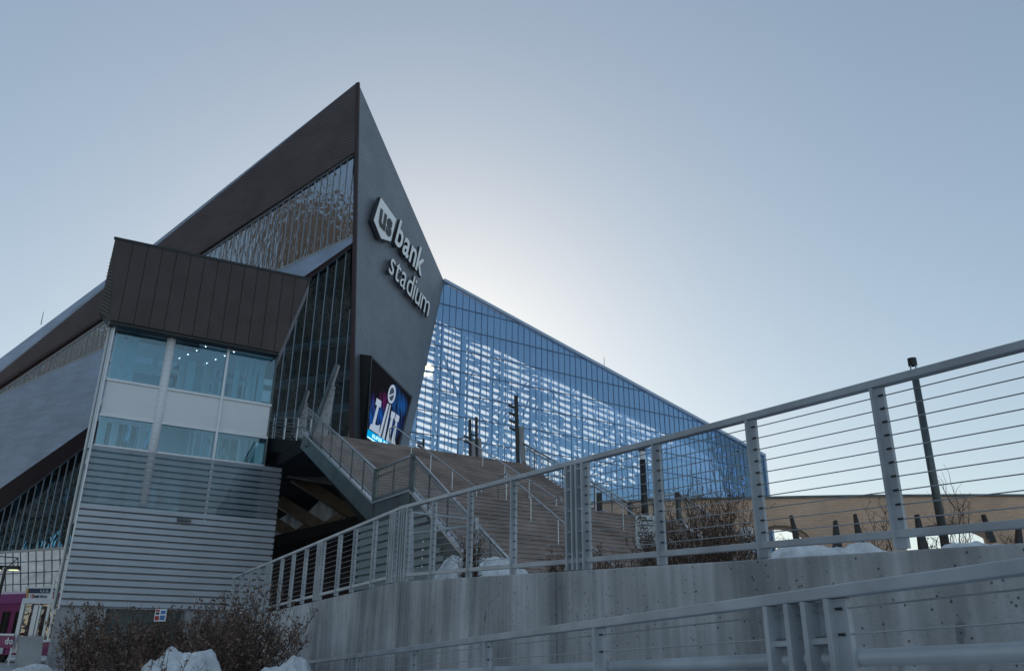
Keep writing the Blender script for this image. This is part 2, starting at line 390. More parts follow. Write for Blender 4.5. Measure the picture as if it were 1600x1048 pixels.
for (s, z, c) in vis:
    if npane < 300:
        npane += 1
        if abs(area2(c) - (PW - .06) * (PH - .06)) < .01:
            o = bpy.data.objects.new('pane', full); col.objects.link(o); o.parent = cw
            mm = Mrot.copy(); mm.translation = G(s, z); o.matrix_basis = mm @ Matrix.Rotation(random.uniform(-.012, .012), 4, 'X') @ Matrix.Rotation(random.uniform(-.012, .012), 4, 'Z')
        else: MB().prism([G(a, b) for a, b in c], -nG * .03).build('pane', M['glassG'], cw)
    else: rest.prism([G(a, b) for a, b in c], -nG * .03)
for (s, z, c) in cells:
    if z + PH <= 20.5: rest.prism([G(a, b) for a, b in c], -nG * .03)
tag(rest.build('panes', M['glassG'], cw), kind='stuff')
m = MB(); s = -13.0
while s < SE:
    m.beam(G(s, ZLOW, .03), G(s, min(roofz(s), Z0 if s < 0 else 99) if s >= 0 else 36 + (s + 13) * 1.9, .03), .06, .1, nG); s += PW
m.build('mullion', M['mulld'], cw)
m = MB(); z = ZLOW
while z < Z0:
    se = min(SE, (z - Z0) / KR); ss = -13 if z < 36 else -13 + (z - 36) / 1.9
    if se > ss: m.beam(G(ss, z, .04), G(se, z, .04), .13, .13, nG)
    z += PH
m.build('transom', M['mulld'], cw)
# far return of the wall
MB().prism([G(SE, 8), G(SE, roofz(SE)), G(SE + 1.1, roofz(SE) - .7, -4), G(SE + 1.1, 8, -4)], -nG * .2).build('end_return', M['glassG'], cw)
# ---- steel and translucent-roof frame seen through the glass
fr = MB()
fr.prism([G(-2, roofz(-.5) + .3, -.35), G(SE - .3, roofz(SE) + .3, -.35), G(SE - .3, roofz(SE) - 5.4, -1.2), G(-8, roofz(-.5) - 5.0, -1.2)], -nG * .4)
fr = fr.build('roof_frame', M['frame'], st)
KP = -.175; s0, s1 = -16, 66
_h = hit(668, 578, P1 - nG * 9, nG); z = _h.z - KP * (_h - P1).dot(U) + .64 + 1.28 * 20; k = 0; SS = (_h - P1).dot(U)
while z > 20:
    # purlins of the roof beyond, clipped under the roof deck
    sA, sB = s0, s1
    lim = (z - 11.0 * 0 - (Z0 - 5)) / (KR - KP)      # where z+KP*s meets the deck underside
    if z > Z0 - 5: sA = max(s0, -999); sB = min(s1, 999)
    pts = []
    # z+KP*s <= Z0-5+KR*s  ->  s <= (Z0-5-z)/(KP-KR)
    smax = (Z0 - .8 - z) / (KP - KR)
    sB = min(sB, smax)
    if abs(z - (_h.z - KP * SS)) < 1.5: sA = SS + 1.5      # purlins cut short so the sun disc shows through
    if sB - sA > 2:
        MB().beam(G(sA, z + KP * sA, -9), G(sB, z + KP * sB, -9), .4, .45).build('purlin', M['frame'], fr)
    z -= 1.28; k += 1
def lattice(s, wd, o, zlo, zhi):
    m = MB()
    for t in (-wd / 2, wd / 2): m.beam(G(s + t, zlo, o), G(s + t, zhi, o), .42, .42, nG)
    z = zlo; f = 1
    while z < zhi - 2.6:
        m.beam(G(s - f * wd / 2, z, o), G(s + f * wd / 2, z + 2.6, o), .22, .22, nG); m.beam(G(s - wd / 2, z, o), G(s + wd / 2, z, o), .2, .2, nG); z += 2.6; f = -f
    m.build('lattice_column', M['frame'], fr)
for px, wd in ((646, 1.2), (684, 1.0), (722, .6), (776, 2.4), (836, 2.0), (900, 2.4), (966, 2.2), (1030, 2.6)):
    s = (onG(px, 600, -6) - P1).dot(U); lattice(s, wd, -6, 16, roofz(s) - 2)
zz = ZLOW + PH
while zz < Z0 - 6:                                  # curved wind girders behind the transoms
    m = MB(); se = min(62, (zz + 5 - Z0) / KR); n = 14; pr = None
    for i in range(n + 1):
        s = -11 + (se + 11) * i / n; p = G(s, zz, -2.5 - 1.5 * abs(math.sin(s * .16)))
        if pr: m.beam(pr, p, .25, .42)
        pr = p
    m.build('wind_girder', M['frame'], fr); zz += PH
rnd = random.Random(3)
s = -12.0
while s < 60:                                       # slim posts and long diagonal chords of the roof trusses
    if abs(s - SS) > 1.7: MB().beam(G(s, 16, -7.5), G(s, roofz(s) - 3, -7.5), rnd.choice((.12, .16, .3)), .2, nG).build('slim_post', M['frame'], fr)
    s += rnd.uniform(1.6, 3.6)
for (sa, za, sb, zb_) in ((4, 50, 16, 24), (14, 22, 26, 46), (24, 46, 36, 24), (34, 22, 46, 40), (44, 41, 54, 24), (10, 30, 22, 48), (30, 30, 44, 44)):
    MB().beam(G(sa, za, -6.8), G(sb, zb_, -6.8), .34, .3, nG).build('diagonal_chord', M['frame'], fr)
m = MB()
for i in range(150):                                # braces
    s = rnd.uniform(-10, 58); zt = roofz(s) - 6; z = rnd.uniform(22, max(23, zt)); d = rnd.choice((-1, 1)) * rnd.uniform(1.5, 4); h = rnd.uniform(2, 5)
    if z + h < roofz(s + d) - 5 and abs(s - SS) > 5: m.beam(G(s, z, -6.5), G(s + d, z + h, -6.5), .26, .26, nG)
m.build('brace', M['frame'], fr)
# blank panels between purlins (solid roof patches), stand and end wall
m = MB()
for i in range(150):
    s = rnd.uniform(-4, 62); z = rnd.uniform(22, 58)
    dens = .25 + .5 * max(0, (s - 15) / 45)
    if s < 8 or rnd.random() > dens or z > roofz(s) - 7: continue
    L = rnd.uniform(1.5, 5)
    m.prism([G(s, z, -9.6), G(s + L, z + KP * L, -9.6), G(s + L, z + KP * L + 1.3, -9.6), G(s, z + 1.3, -9.6)], -nG * .1)
m.build('roof_panel', M['frame'], fr)
m = MB(); m.prism([G(8, 12, -14), G(SE, 12, -14), G(SE, roofz(SE) - 3, -14), G(64, roofz(64) - 3, -14), G(58, 34, -14), G(36, 30.5, -14), G(20, 26, -14), G(8, 23.5, -14)], -nG * .5); m.build('seating_bowl', M['frame'], fr)
MB().prism([G(55, 12, -8), G(SE, 12, -8), G(SE, roofz(SE) - 1, -8), G(62, roofz(62) - 1, -8), G(56, 36, -8)], -nG * .4).build('end_wall', M['frame'], fr)

# lettering on the prow
def char_mesh(ch, off, ext):
    cu_ = bpy.data.curves.new('t', 'FONT'); cu_.body = ch; cu_.size = 1; cu_.offset = off; cu_.extrude = ext / 2; cu_.resolution_u = 4
    o = bpy.data.objects.new('t', cu_); col.objects.link(o); dg = bpy.context.evaluated_depsgraph_get()
    me = bpy.data.meshes.new_from_object(o.evaluated_get(dg)); vs = [v.co.copy() for v in me.vertices]; fs = [tuple(p.vertices) for p in me.polygons]
    bpy.data.objects.remove(o); bpy.data.curves.remove(cu_); bpy.data.meshes.remove(me); return vs, fs
def word(parent, text, O, X, H, hh, n, off, depth, mf, ms, name='letter', gap=.07, lift=.02):
    """letters one by one: O baseline start, X baseline end, H top of a stroke that is hh tall in font units"""
    gl = []; x = 0
    for ch in text:
        if ch == ' ': x += .3; continue
        vs, fs = char_mesh(ch, off, 1); a = min(v.x for v in vs); b = max(v.x for v in vs); gl.append((vs, fs, x - a)); x += b - a + gap
    tot = x - gap; ex = (X - O) / tot; eh = (H - O) / hh; out = []
    for vs, fs, dx in gl:
        me = bpy.data.meshes.new(name); me.from_pydata([tuple(O + ex * (v.x + dx) + eh * v.y + n * (lift + depth * (v.z + .5))) for v in vs], [], fs)
        me.materials.append(ms); me.materials.append(mf)
        for p, f in zip(me.polygons, fs):
            zs = [vs[i].z for i in f]; p.material_index = 1 if min(zs) > .4 else 0
        out.append(link(name, me, parent))
    return out
zx = lambda x, y: (540 + x * .229, 280 + y * .229)
pR = lambda x, y, o=0: onR(*zx(x, y), o)
sh = MB().prism([pR(*p, .9) for p in ((238, 120), (348, 272), (308, 430), (240, 408), (188, 280))], -nR * .6).build('shield', M['letters'], st)
MB().prism([pR(*p, .93) for p in ((240, 126), (345, 274), (307, 425), (241, 404), (191, 280))], nR * .04).build('shield_front', M['letter'], sh)
word(sh, 'us', pR(224, 302, 1.0), pR(306, 398, 1.0), pR(242, 185, 1.0), .54, nR, .03, .06, M['black'], M['black'])
word(st, 'bank', pR(313, 432, .3), pR(499, 668, .3), pR(355, 272, .3), .73, nR, .018, .5, M['letter'], M['letters'])
word(st, 'stadium', pR(272, 632, .3), pR(543, 942, .3), pR(311, 480, .3), .73, nR, .0, .45, M['letter'], M['letters'])

# video screen on the prow
RS = 1.7
px8 = lambda x, y: (540 + x * .1717, 540 + y * .1717)
def scr(x, y, o=0): return onR(*px8(x, y), RS + o)
vs_ = thing('video_screen', 'dark video screen showing silver numerals and a trophy on the prow', 'screen', onR(575, 700))
outl = [(236, 90), (612, 462), (480, 965), (186, 965)]
m = MB(); fp = [scr(*p) for p in outl]; m.poly(fp)
w0 = [onR(563, 553, .05), onR(563, 706, .05)]
m.poly([fp[0], w0[0], w0[1], fp[3]]); bk = [p - nR * (RS - .1) for p in fp]
m.poly([fp[0], fp[1], bk[1], w0[0]]); m.poly([fp[1], fp[2], bk[2], bk[1]])
m.build('housing', M['black'], vs_)
def screenmat():
    m = bpy.data.materials.new('screen picture'); m.use_nodes = True; n = m.node_tree.nodes; l = m.node_tree.links; n.clear()
    o = n.new('ShaderNodeOutputMaterial'); e = n.new('ShaderNodeEmission'); g = n.new('ShaderNodeNewGeometry')
    def blob(c, r, colr):
        d = n.new('ShaderNodeVectorMath'); d.operation = 'DISTANCE'; d.inputs[1].default_value = c; l.new(g.outputs['Position'], d.inputs[0])
        mr = n.new('ShaderNodeMapRange'); mr.inputs['From Min'].default_value = r; mr.inputs['From Max'].default_value = 0; l.new(d.outputs['Value'], mr.inputs['Value'])
        mx = n.new('ShaderNodeMix'); mx.data_type = 'RGBA'; mx.inputs['A'].default_value = (0, 0, 0, 1); mx.inputs['B'].default_value = (*colr, 1); l.new(mr.outputs[0], mx.inputs['Factor']); return mx.outputs['Result']
    tot = None
    for (x, y, r, c) in ((235, 620, 2.2, (.005, .18, .8)), (320, 650, 2.0, (.005, .14, .7)), (470, 510, 2.6, (.005, .16, .6)), (525, 540, 1.8, (.01, .12, .45)), (345, 500, 1.5, (.22, .01, .2)), (245, 520, 1.6, (.04, .02, .22)), (430, 730, 2.0, (.005, .09, .4)), (490, 690, 1.8, (.005, .05, .3))):
        b = blob(scr(x, y), r, c)
        if tot is None: tot = b
        else:
            a = n.new('ShaderNodeMix'); a.data_type = 'RGBA'; a.blend_type = 'ADD'; a.inputs['Factor'].default_value = 1; l.new(tot, a.inputs['A']); l.new(b, a.inputs['B']); tot = a.outputs['Result']
    nz = n.new('ShaderNodeTexNoise'); nz.inputs['Scale'].default_value = 1; v = n.new('ShaderNodeVectorMath'); v.operation = 'MULTIPLY'; v.inputs[1].default_value = (3, 3, .25)
    l.new(g.outputs['Position'], v.inputs[0]); l.new(v.outputs[0], nz.inputs['Vector'])
    rp = n.new('ShaderNodeMapRange'); rp.inputs['From Min'].default_value = .38; rp.inputs['From Max'].default_value = .66; l.new(nz.outputs['Fac'], rp.inputs['Value'])
    mu = n.new('ShaderNodeVectorMath'); mu.operation = 'SCALE'; l.new(tot, mu.inputs[0]); l.new(rp.outputs[0], mu.inputs['Scale'])
    ad = n.new('ShaderNodeVectorMath'); ad.operation = 'ADD'; ad.inputs[1].default_value = (.010, .011, .016); l.new(mu.outputs[0], ad.inputs[0])
    l.new(ad.outputs[0], e.inputs[0]); e.inputs[1].default_value = .42; l.new(e.outputs[0], o.inputs[0]); return m
MB().poly([scr(*p, .03) for p in ((246, 118), (598, 468), (470, 940), (196, 940))]).build('picture', screenmat(), vs_)
silver = mat('screen silver', (.03, .03, .04), 1, spec=0, emit=((.22, .27, .34), .9)); silverd = mat('screen silver dark', (.02, .02, .02), 1, spec=0, emit=((.03, .04, .06), .7))
pol = lambda name, pts, mt, o: MB().prism([scr(*p, o) for p in pts], nR * .02).build(name, mt, vs_)
pol('numeral', [(283, 475), (325, 505), (318, 560), (303, 556), (266, 714), (290, 728), (312, 715), (300, 810), (213, 752), (230, 710), (243, 714), (286, 545), (272, 532)], silver, .05)
pol('numeral', [(418, 592), (452, 612), (442, 662), (432, 660), (402, 826), (408, 884), (366, 860), (376, 818), (414, 655), (408, 650)], silver, .05)
pol('numeral', [(460, 620), (490, 642), (480, 692), (470, 690), (446, 850), (452, 902), (414, 884), (420, 845), (456, 688), (447, 678)], silver, .05)
tr = pol('trophy', [(380, 525), (410, 540), (352, 852), (298, 820)], silver, .07)
MB().prism([scr(x, y, .1) for x, y in ((395, 532), (403, 536), (330, 838), (316, 830))], nR * .02).build('trophy_facet', silverd, tr)
bl = [(420 + 34 * math.cos(t) * .92 + 30 * math.sin(t) * .55, 440 + 20 * math.cos(t) - 84 * math.sin(t)) for t in [i * math.pi / 10 for i in range(20)]]
MB().prism([scr(x, y, .1) for x, y in bl], nR * .02).build('trophy_ball', silver, tr)
MB().prism([scr(420 + (x - 420) * .62, 440 + (y - 440) * .7, .2) for x, y in bl], nR * .01).build('ball_shade', silverd, tr)
MB().prism([scr(x, y, .26) for x, y in ((394, 452), (444, 428), (444, 440), (394, 468))], nR * .02).build('ball_lace', silver, tr)
band = pol('banner', [(203, 757), (448, 916), (440, 938), (318, 915), (192, 828)], mat('screen cyan', (.0, .03, .05), 1, spec=0, emit=((.0, .26, .55), .7)), .06)
lt = mat('screen text', (.05, .08, .1), 1, spec=0, emit=((.4, .75, .85), .9))
word(band, 'SUPER BOWL', scr(238, 832, .1), scr(432, 946, .1), scr(243, 800, .1), .73, nR, .02, .03, lt, lt, gap=.12)
pol('banner_edge', [(200, 822), (330, 908), (322, 918), (196, 832)], lt, .1)
# roof masts
for (x0, y0, x1, y1, pl) in ((64, 507, 68, 487, 'L'), (944, 577, 944, 557, 'G')):
    a = onL(x0, y0) if pl == 'L' else onG(x0, y0); b = onL(x1, y1) if pl == 'L' else onG(x1, y1)
    MB().tube([a, b], .07, .04, 5).build('lightning_rod', M['dsteel'], st)

# ================================================================== ELEVATOR TOWER
TA = atY(182, 513, 33); TA.z = 0
def TW(s, z, o=0): return TA + U * s + nG * o + ZV * z
tw = thing('elevator_tower', 'lift tower with bronze metal cap, teal windows and ribbed grey siding', 'tower', TW(3.5, 0))
WT, WB, LT, LB = 13.75, 11.42, 9.86, 8.55
TWD = 7.12
# cap: front strips, side facet, back
capo = .6
front = [(-.81, 17.66), (8.16, 18.0), (7.05, 13.9), (-.36, 13.86)]
s = -.95; cp = None
m = MB(); bb_ = [TW(a, b, capo - .06) for a, b in front]
m.prism(bb_, az(-18) * 2.2)
CF = hit(154, 490, TA - nG * .5, nG)
m.poly([TW(-.81, 17.66, capo), TW(-.36, 13.86, capo), CF])
m.poly([TW(-.81, 17.66, capo), CF, CF + az(-12) * 3, TW(-.81, 17.66, capo) + az(-12) * 3.5])
cp = m.build('cap', M['cap'], tw)
edges = [-1.0, -.05] + [-.05 + .62 * i for i in range(1, 14)] + [9]
for a, b in zip(edges[:-1], edges[1:]):
    q = clip2(clip2(front, -1, 0, -(a + .012)), 1, 0, b - .012)
    if len(q) > 2: MB().prism([TW(x, z, capo - .04 + random.uniform(0, .012)) for x, z in q], nG * .05).build('cap_panel', M['cap'], cp)
MB().beam(TW(-.86, 17.68, capo), TW(8.2, 18.03, capo), .12, .08, nG).build('cap_coping', M['black'], cp)
MB().beam(TW(-.36, 13.80, capo - .3), TW(7.05, 13.84, capo - .3), .5, .14).build('cap_soffit', M['black'], cp)
for i in range(16):                                # louvre lines on the side facet
    t = .28 + .045 * i; a = TW(-.81, 17.66, capo + .01).lerp(TW(-.36, 13.86, capo + .01), t); b = TW(-.81, 17.66, capo).lerp(CF, t)
    MB().beam(a, b, .05, .05, Vec((-1, -.3, 0))).build('louvre', M['dsteel'], cp)
# glazing and spandrels
xs = [0, 2.3, 4.82, TWD]
gz = MB()
for z in (WT + .05, WB, LT, LB): gz.beam(TW(0, z, .03), TW(TWD, z + .12 * (z > 13), .03), .1, .1)
gz = gz.build('window_frame', M['alu'], tw)
for i in range(3):
    for zt, zb in ((WT, WB), (LT, LB), (LB - .1, 5.9)):
        MB().prism([TW(xs[i] + .03, zb + .04), TW(xs[i + 1] - .03, zb + .04), TW(xs[i + 1] - .03, zt - .04), TW(xs[i] + .03, zt - .04)], -nG * .03).build('pane', M['glassT'], gz)
    MB().prism([TW(xs[i] + .03, LT + .05, .02), TW(xs[i + 1] - .03, LT + .05, .02), TW(xs[i + 1] - .03, WB - .05, .02), TW(xs[i] + .03, WB - .05, .02)], -nG * .12).build('spandrel', M['spandrel'], tw, bevel=.015)
MB().tube([TW(2.3, 6.3, .0), TW(2.3, 13.9, .0)], .19, n=20).build('column', M['spandrel'], tw, smooth=True)
for k in range(22): MB().tube([TW(2.3, 8.6 + k * .24, .0), TW(2.3, 8.612 + k * .24, .0)], .193, n=16).build('column_joint', M['siding'], tw)
MB().beam(TW(4.82, 5.8, .06), TW(4.82, 13.95, .06), .1, .12, nG).build('mullion', M['alu'], tw)
MB().beam(TW(TWD, LB, 0), TW(TWD, 13.9, 0), .06, .1, nG).build('mullion', M['dsteel'], tw)
# right return glass, room inside, back glazing posts
MB().prism([TW(TWD, LB, 0), TW(TWD, 13.9, 0), TW(TWD, 13.9, -3.6), TW(TWD, LB, -3.6)], -U * .03).build('side_pane', M['glassT'], gz)
m = MB()
for z in (14.0, 10.6, 8.3): m.box(TW(3.55, z, -2), U * 3.5, nG * 1.8, ZV * .12)
rm = m.build('room', M['spandrel'], tw)
m = MB()
for s in (.15, 1.1, 2.3, 3.6, 4.8, 5.6, 6.95): m.beam(TW(s, 5.8, -3.7), TW(s, 14, -3.7), .28, .2, nG)
for z in (13.4, 12.5, 11.0, 9.2): m.beam(TW(0, z, -3.7), TW(7, z, -3.7), .2, .3, nG)
m.build('back_frame', M['spandrel'], rm)
for s, z0_, z1_, w_ in ((.3, 8.6, 13.8, .3), (.85, 10.7, 13.8, .5), (5.55, 10.8, 13.8, .22), (5.95, 10.8, 13.8, .06), (6.2, 8.6, 13.8, .12), (6.45, 8.6, 13.8, .1), (6.75, 8.6, 13.8, .25), (3.1, 10.8, 13.8, .07), (3.5, 10.8, 13.2, .35), (5.2, 8.6, 10.3, .08), (3.9, 8.6, 10.2, .07)):
    MB().beam(TW(s, z0_, -.9), TW(s, z1_, -.9), w_, .12, nG).build('partition', M['white'], rm)
MB().beam(TW(.2, 12.6, -1.4), TW(2.2, 12.6, -1.4), .1, .35).build('partition', M['white'], rm); MB().beam(TW(3.6, 11.15, -1.2), TW(5.6, 11.15, -1.2), .1, .25).build('partition', M['white'], rm)
m = MB(); m.prism([TW(1.2, 10.7, -2.2), TW(3.0, 10.7, -2.2), TW(3.0, 12.6, -2.2), TW(1.2, 12.6, -2.2)], -nG * .2); m.prism([TW(2.5, 8.4, -2.2), TW(4.3, 8.4, -2.2), TW(4.3, 10.4, -2.2), TW(2.5, 10.4, -2.2)], -nG * .3)
m.prism([TW(3.6, 10.7, -3), TW(4.5, 10.7, -3), TW(4.5, 13.9, -3), TW(3.6, 13.9, -3)], -nG * .2)
m.build('lift_car', M['siding'], rm)
for i in range(4):
    for s in (3.9, 5.2): MB().tube([TW(s - i * .22, 13.86, -.5 - i * .8), TW(s - i * .22, 13.89, -.5 - i * .8)], .022, n=8).build('downlight', emis('downlight', (1, .97, .9), 6), rm)
# ribbed siding, one piece per course: the upper ones perforated
NC = 24; zt0 = 8.52; hc = (zt0 - 2.18) / NC
def course(o0=.0):
    pr = [(-.10, 0), (-.10, .066), (.13, .07), (.12, hc - .008), (-.10, hc)]
    return pr
for k in range(NC):
    zb = zt0 - (k + 1) * hc; pr = course(); L = [TW(-.06, zb + z, .1 + o) for o, z in pr] + [TW(-.06, zb + hc, -.04), TW(-.06, zb, -.04)]
    MB().prism(L, U * 7.97).build('siding_course', M['perf'] if k < 9 else M['siding'], tw)
m = MB()
for s in (.1, 1.5, 2.9, 4.0, 5.4, 6.9): m.beam(TW(s, 6.1, -.25), TW(s, 8.5, -.25), .14, .14, nG)
m.beam(TW(0, 7.75, -.25), TW(7.7, 7.75, -.25), .12, .16, nG); m.box(TW(4.4, 7.0, -.5), U * .6, nG * .05, ZV * .8)
m.build('siding_frame', M['under'], tw)
m = MB(); m.prism([TW(0, 2.2, -.1), TW(7.85, 2.2, -.1), TW(7.85, 6.2, -.1), TW(0, 6.2, -.1)], -nG * .3); m.build('core_wall', M['conc'], tw)
# left edge: stacked steel angles
for k, (o, t) in enumerate(((.16, -.10), (-.05, -.2), (-.35, -.25))): MB().beam(TW(t, 2.1, o), TW(t, 13.9, o), .06, .12, nG).build('edge_angle', M['alu'] if k % 2 == 0 else M['dsteel'], tw)
MB().beam(TW(-.14, 8.4, -.18), TW(-.14, 13.85, -.18), .12, .5, nG).build('edge_trim', M['spandrel'], tw)
m = MB(); m.prism([TW(-.02, 0, .14), TW(4.4 - 2.8, 0, .14), TW(1.6, 2.17, .14), TW(-.02, 2.17, .14)], -nG * 1.6)
m.prism([TW(4.6, 0, .14), TW(8, 0, .14), TW(8, 2.17, .14), TW(4.6, 2.17, .14)], -nG * 1.6); m.prism([TW(1.6, 0, -.35), TW(4.6, 0, -.35), TW(4.6, 2.17, -.35), TW(1.6, 2.17, -.35)], -nG * .5)
ba_ = m.build('base', M['conc'], tw)
m = MB(); m.prism([TW(1.75, .0, -.28), TW(4.5, .0, -.28), TW(4.5, 2.1, -.28), TW(1.75, 2.1, -.28)], -nG * .05); m.build('door', M['dsteel'], tw)
# wall light
m = MB(); m.box(TW(3.95, 5.78, .32), U * .27, nG * .12, ZV * .03); m.beam(TW(3.7, 5.9, .2), TW(3.7, 5.74, .36), .03, .05); m.beam(TW(4.2, 5.9, .2), TW(4.2, 5.74, .36), .03, .05); m.box(TW(3.95, 5.83, .26), U * .2, nG * .06, ZV * .04)
m.build('wall_light', M['dsteel'], tw)
# poster on a stake among the shrubs
po = thing('notice_poster', 'small white poster with red and blue print among the bushes', 'poster', Vec((atY(251, 960, 12.72).x, 12.72, 0)))
q0 = [atY(x, y, 12.72) for x, y in ((240, 970), (258, 970), (260.5, 951), (243, 951))]
def onq(f, h): return q0[0].lerp(q0[1], f).lerp(q0[3].lerp(q0[2], f), h)
MB().prism(q0, Vec((0, .02, 0))).build('sheet', M['white'], po)
for (a, b, c, d, mt) in ((.05, .8, .4, .95, 'red'), (.1, .55, .4, .74, 'black'), (.52, .6, .94, .88, 'blueprint'), (.06, .08, .42, .44, 'red'), (.5, .1, .92, .48, 'blueprint')):
    MB().prism([onq(a, b), onq(c, b), onq(c, d), onq(a, d)], Vec((0, -.004, 0))).build('print', M[mt], po)
pp_ = onq(.5, .5) + Vec((0, .04, 0)); MB().beam(Vec((pp_.x, pp_.y, 0)), pp_, .018, .018, V).build('stake', M['black'], po)

# ================================================================== BRIDGE between tower and stairs
br = thing('footbridge', 'steel footbridge deck joining tower and stairs', 'bridge', SP(-2, 12, 0))
m = MB(); m.prism([atY(421, 684, 37.5), atY(500, 691, 35.2), atY(500, 691, 35.2) - ZV * .62, atY(421, 684, 37.5) - ZV * .62], V * 9); m.build('deck', M['deck'], br)
d0, d1 = atY(421, 684, 37.6), atY(500, 691, 35.3)
for k, z in enumerate((1.05, .62)): MB().tube([d0 + ZV * z, d1 + ZV * z], .03).build('rail', M['galv'], br)
for t in (.05, .3, .55, .8): p = d0.lerp(d1, t); MB().tube([p - ZV * .1, p + ZV * 1.05], .028).build('post', M['galv'], br)
for z in (.14, .3, .46, .8): MB().tube([d0 + ZV * z, d1 + ZV * z], .009, n=4).build('cable', M['cable'], br)
# steel and concrete below the deck
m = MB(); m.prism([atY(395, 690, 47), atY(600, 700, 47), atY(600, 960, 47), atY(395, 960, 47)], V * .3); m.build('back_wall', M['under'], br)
def beam_px(x0, y0, x1, y1, Y, w, h, mt, name): return MB().beam(atY(x0, y0, Y), atY(x1, y1, Y), w, h, Vec((.2, -1, .1))).build(name, mt, br)
beam_px(436, 737, 520, 752, 40, .3, .3, M['galv'], 'bottom_beam')
beam_px(470, 733, 510, 715, 39, .1, .1, M['galv'], 'tie_rod')
for (x0, y0, x1, y1) in ((460, 745, 556, 806), (436, 783, 503, 824), (428, 816, 458, 836)): beam_px(x0, y0, x1, y1, 41, .55, .42, M['brown'], 'diagonal')
for (x0, y0, x1, y1) in ((503, 824, 540, 800), (458, 836, 480, 822)): beam_px(x0, y0, x1, y1, 41.6, .3, .35, M['brown'], 'diagonal')
m = MB()
ptsA = [(428, 840), (430, 815), (455, 800), (478, 805), (505, 778), (530, 785), (556, 802), (556, 818), (428, 846)]
m.prism([atY(x, y, 43) for x, y in ptsA], V * .4); m.build('abutment', mat('stained abutment', (.7, .69, .67), .8, 0, .6, 1.1, stretch=(2.5, 2.5, .3)), br)
beam_px(424, 848, 560, 815, 40.5, .5, .6, M['under'], 'edge_girder')
beam_px(424, 866, 560, 838, 41, .4, .35, M['under'], 'edge_girder')
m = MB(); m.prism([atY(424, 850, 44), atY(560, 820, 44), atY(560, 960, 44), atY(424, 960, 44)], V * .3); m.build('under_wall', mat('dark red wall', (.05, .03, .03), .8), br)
# tapered leaning masts
def pylon(label, x0, y0, x1, y1, Y, w0, w1):
    t = thing('steel_mast', label, 'mast', atY(x0, y0, Y), 'tapered steel masts at the footbridge')
    a, b = atY(x0, y0, Y), atY(x1, y1, Y + .6); d = (b - a).normalized(); x = d.cross(Vec((0, -1, 0))).normalized()
    m = MB(); c = a.lerp(b, .74); wc = w0 + (w1 - w0) * .8
    m.prism([a - x * w0, a + x * w0, c + x * wc * .7, c - x * wc * .7], Vec((0, .12, 0))); m.build('plate', M['mast'], t)
    MB().beam(a - x * w0 * 1.1 + Vec((0, -.06, 0)), b - x * w1, .12, .34, Vec((0, -1, 0))).build('flange', M['dsteel'], t)
    MB().beam(c - x * .05, b, w1 * 1.6, .1, Vec((0, -1, 0))).build('tip', M['mast'], t)
    for k in range(4): p = a.lerp(b, .70 + .07 * k) + x * .1; MB().beam(p, p + Vec((.24, -.05, -.16)), .06, .05).build('lamp_bracket', M['black'], t)
    for k in range(10): p = a.lerp(c, .04 + .1 * k) + Vec((0, -.02, 0)) + x * (.09 if k % 2 else -.06) * (1 - k * .06); MB().tube([p, p + Vec((0, -.04, 0))], .022, n=6).build('bolt', M['black'], t)
pylon('tall tapered leaning steel mast at the head of the left stair rail', 494, 701, 529, 571, 33.4, .34, .07)
pylon('smaller tapered steel mast on the bridge deck beside the tower', 467, 684, 482, 611, 38.5, .28, .06)

# ================================================================== STAIRS
stx = thing('wide_stairs', 'wide brown concrete stairs climbing to the plaza', 'stairs', SP(5, -5, ZB))
def flight(v0, v1, z0, z1, n):
    h = (z1 - z0) / n; t = (v1 - v0) / n
    base = MB().prism([SP(.12, 0, 0) - T3 + Vec((0, 0, -.5)), SP(.12, t + .02, 0) - T3 + Vec((0, 0, -.5)), SP(.12, t + .02, 0) - T3 + Vec((0, 0, h)), SP(.12, -.03, 0) - T3 + Vec((0, 0, h)), SP(.12, -.03, 0) - T3 + Vec((0, 0, h - .05)), SP(.12, 0, 0) - T3 + Vec((0, 0, h - .06))], U * (SW - .24)).mesh('step', M['tread'])
    for i in range(n):
        o = link('step', base, stx); o.matrix_basis = Matrix.Translation(SP(0, v0 + i * t, z0 + i * h))
flight(-5.7, 0, ZB, ZM, 22); flight(2.8, 10.3, ZM, ZT, 24)
MB().prism([SP(.1, -.1, ZM - .6), SP(SW - .1, -.1, ZM - .6), SP(SW - .1, 2.9, ZM - .6), SP(.1, 2.9, ZM - .6)], ZV * .599).build('landing', M['tread'], stx)
m = MB(); m.prism([SP(.3, -5.4, 1.2), SP(.3, 3.4, 1.2), SP(.3, 3.4, ZM - 1.0), SP(.3, 10.2, ZT - 1.0), SP(.3, 10.2, ZT - .7), SP(.3, 2.9, ZM - .62), SP(.3, -.1, ZM - 1.0), SP(.3, -5.4, ZB - .4)], U * (SW - .6)); m.build('stair_soffit', M['under'], stx)

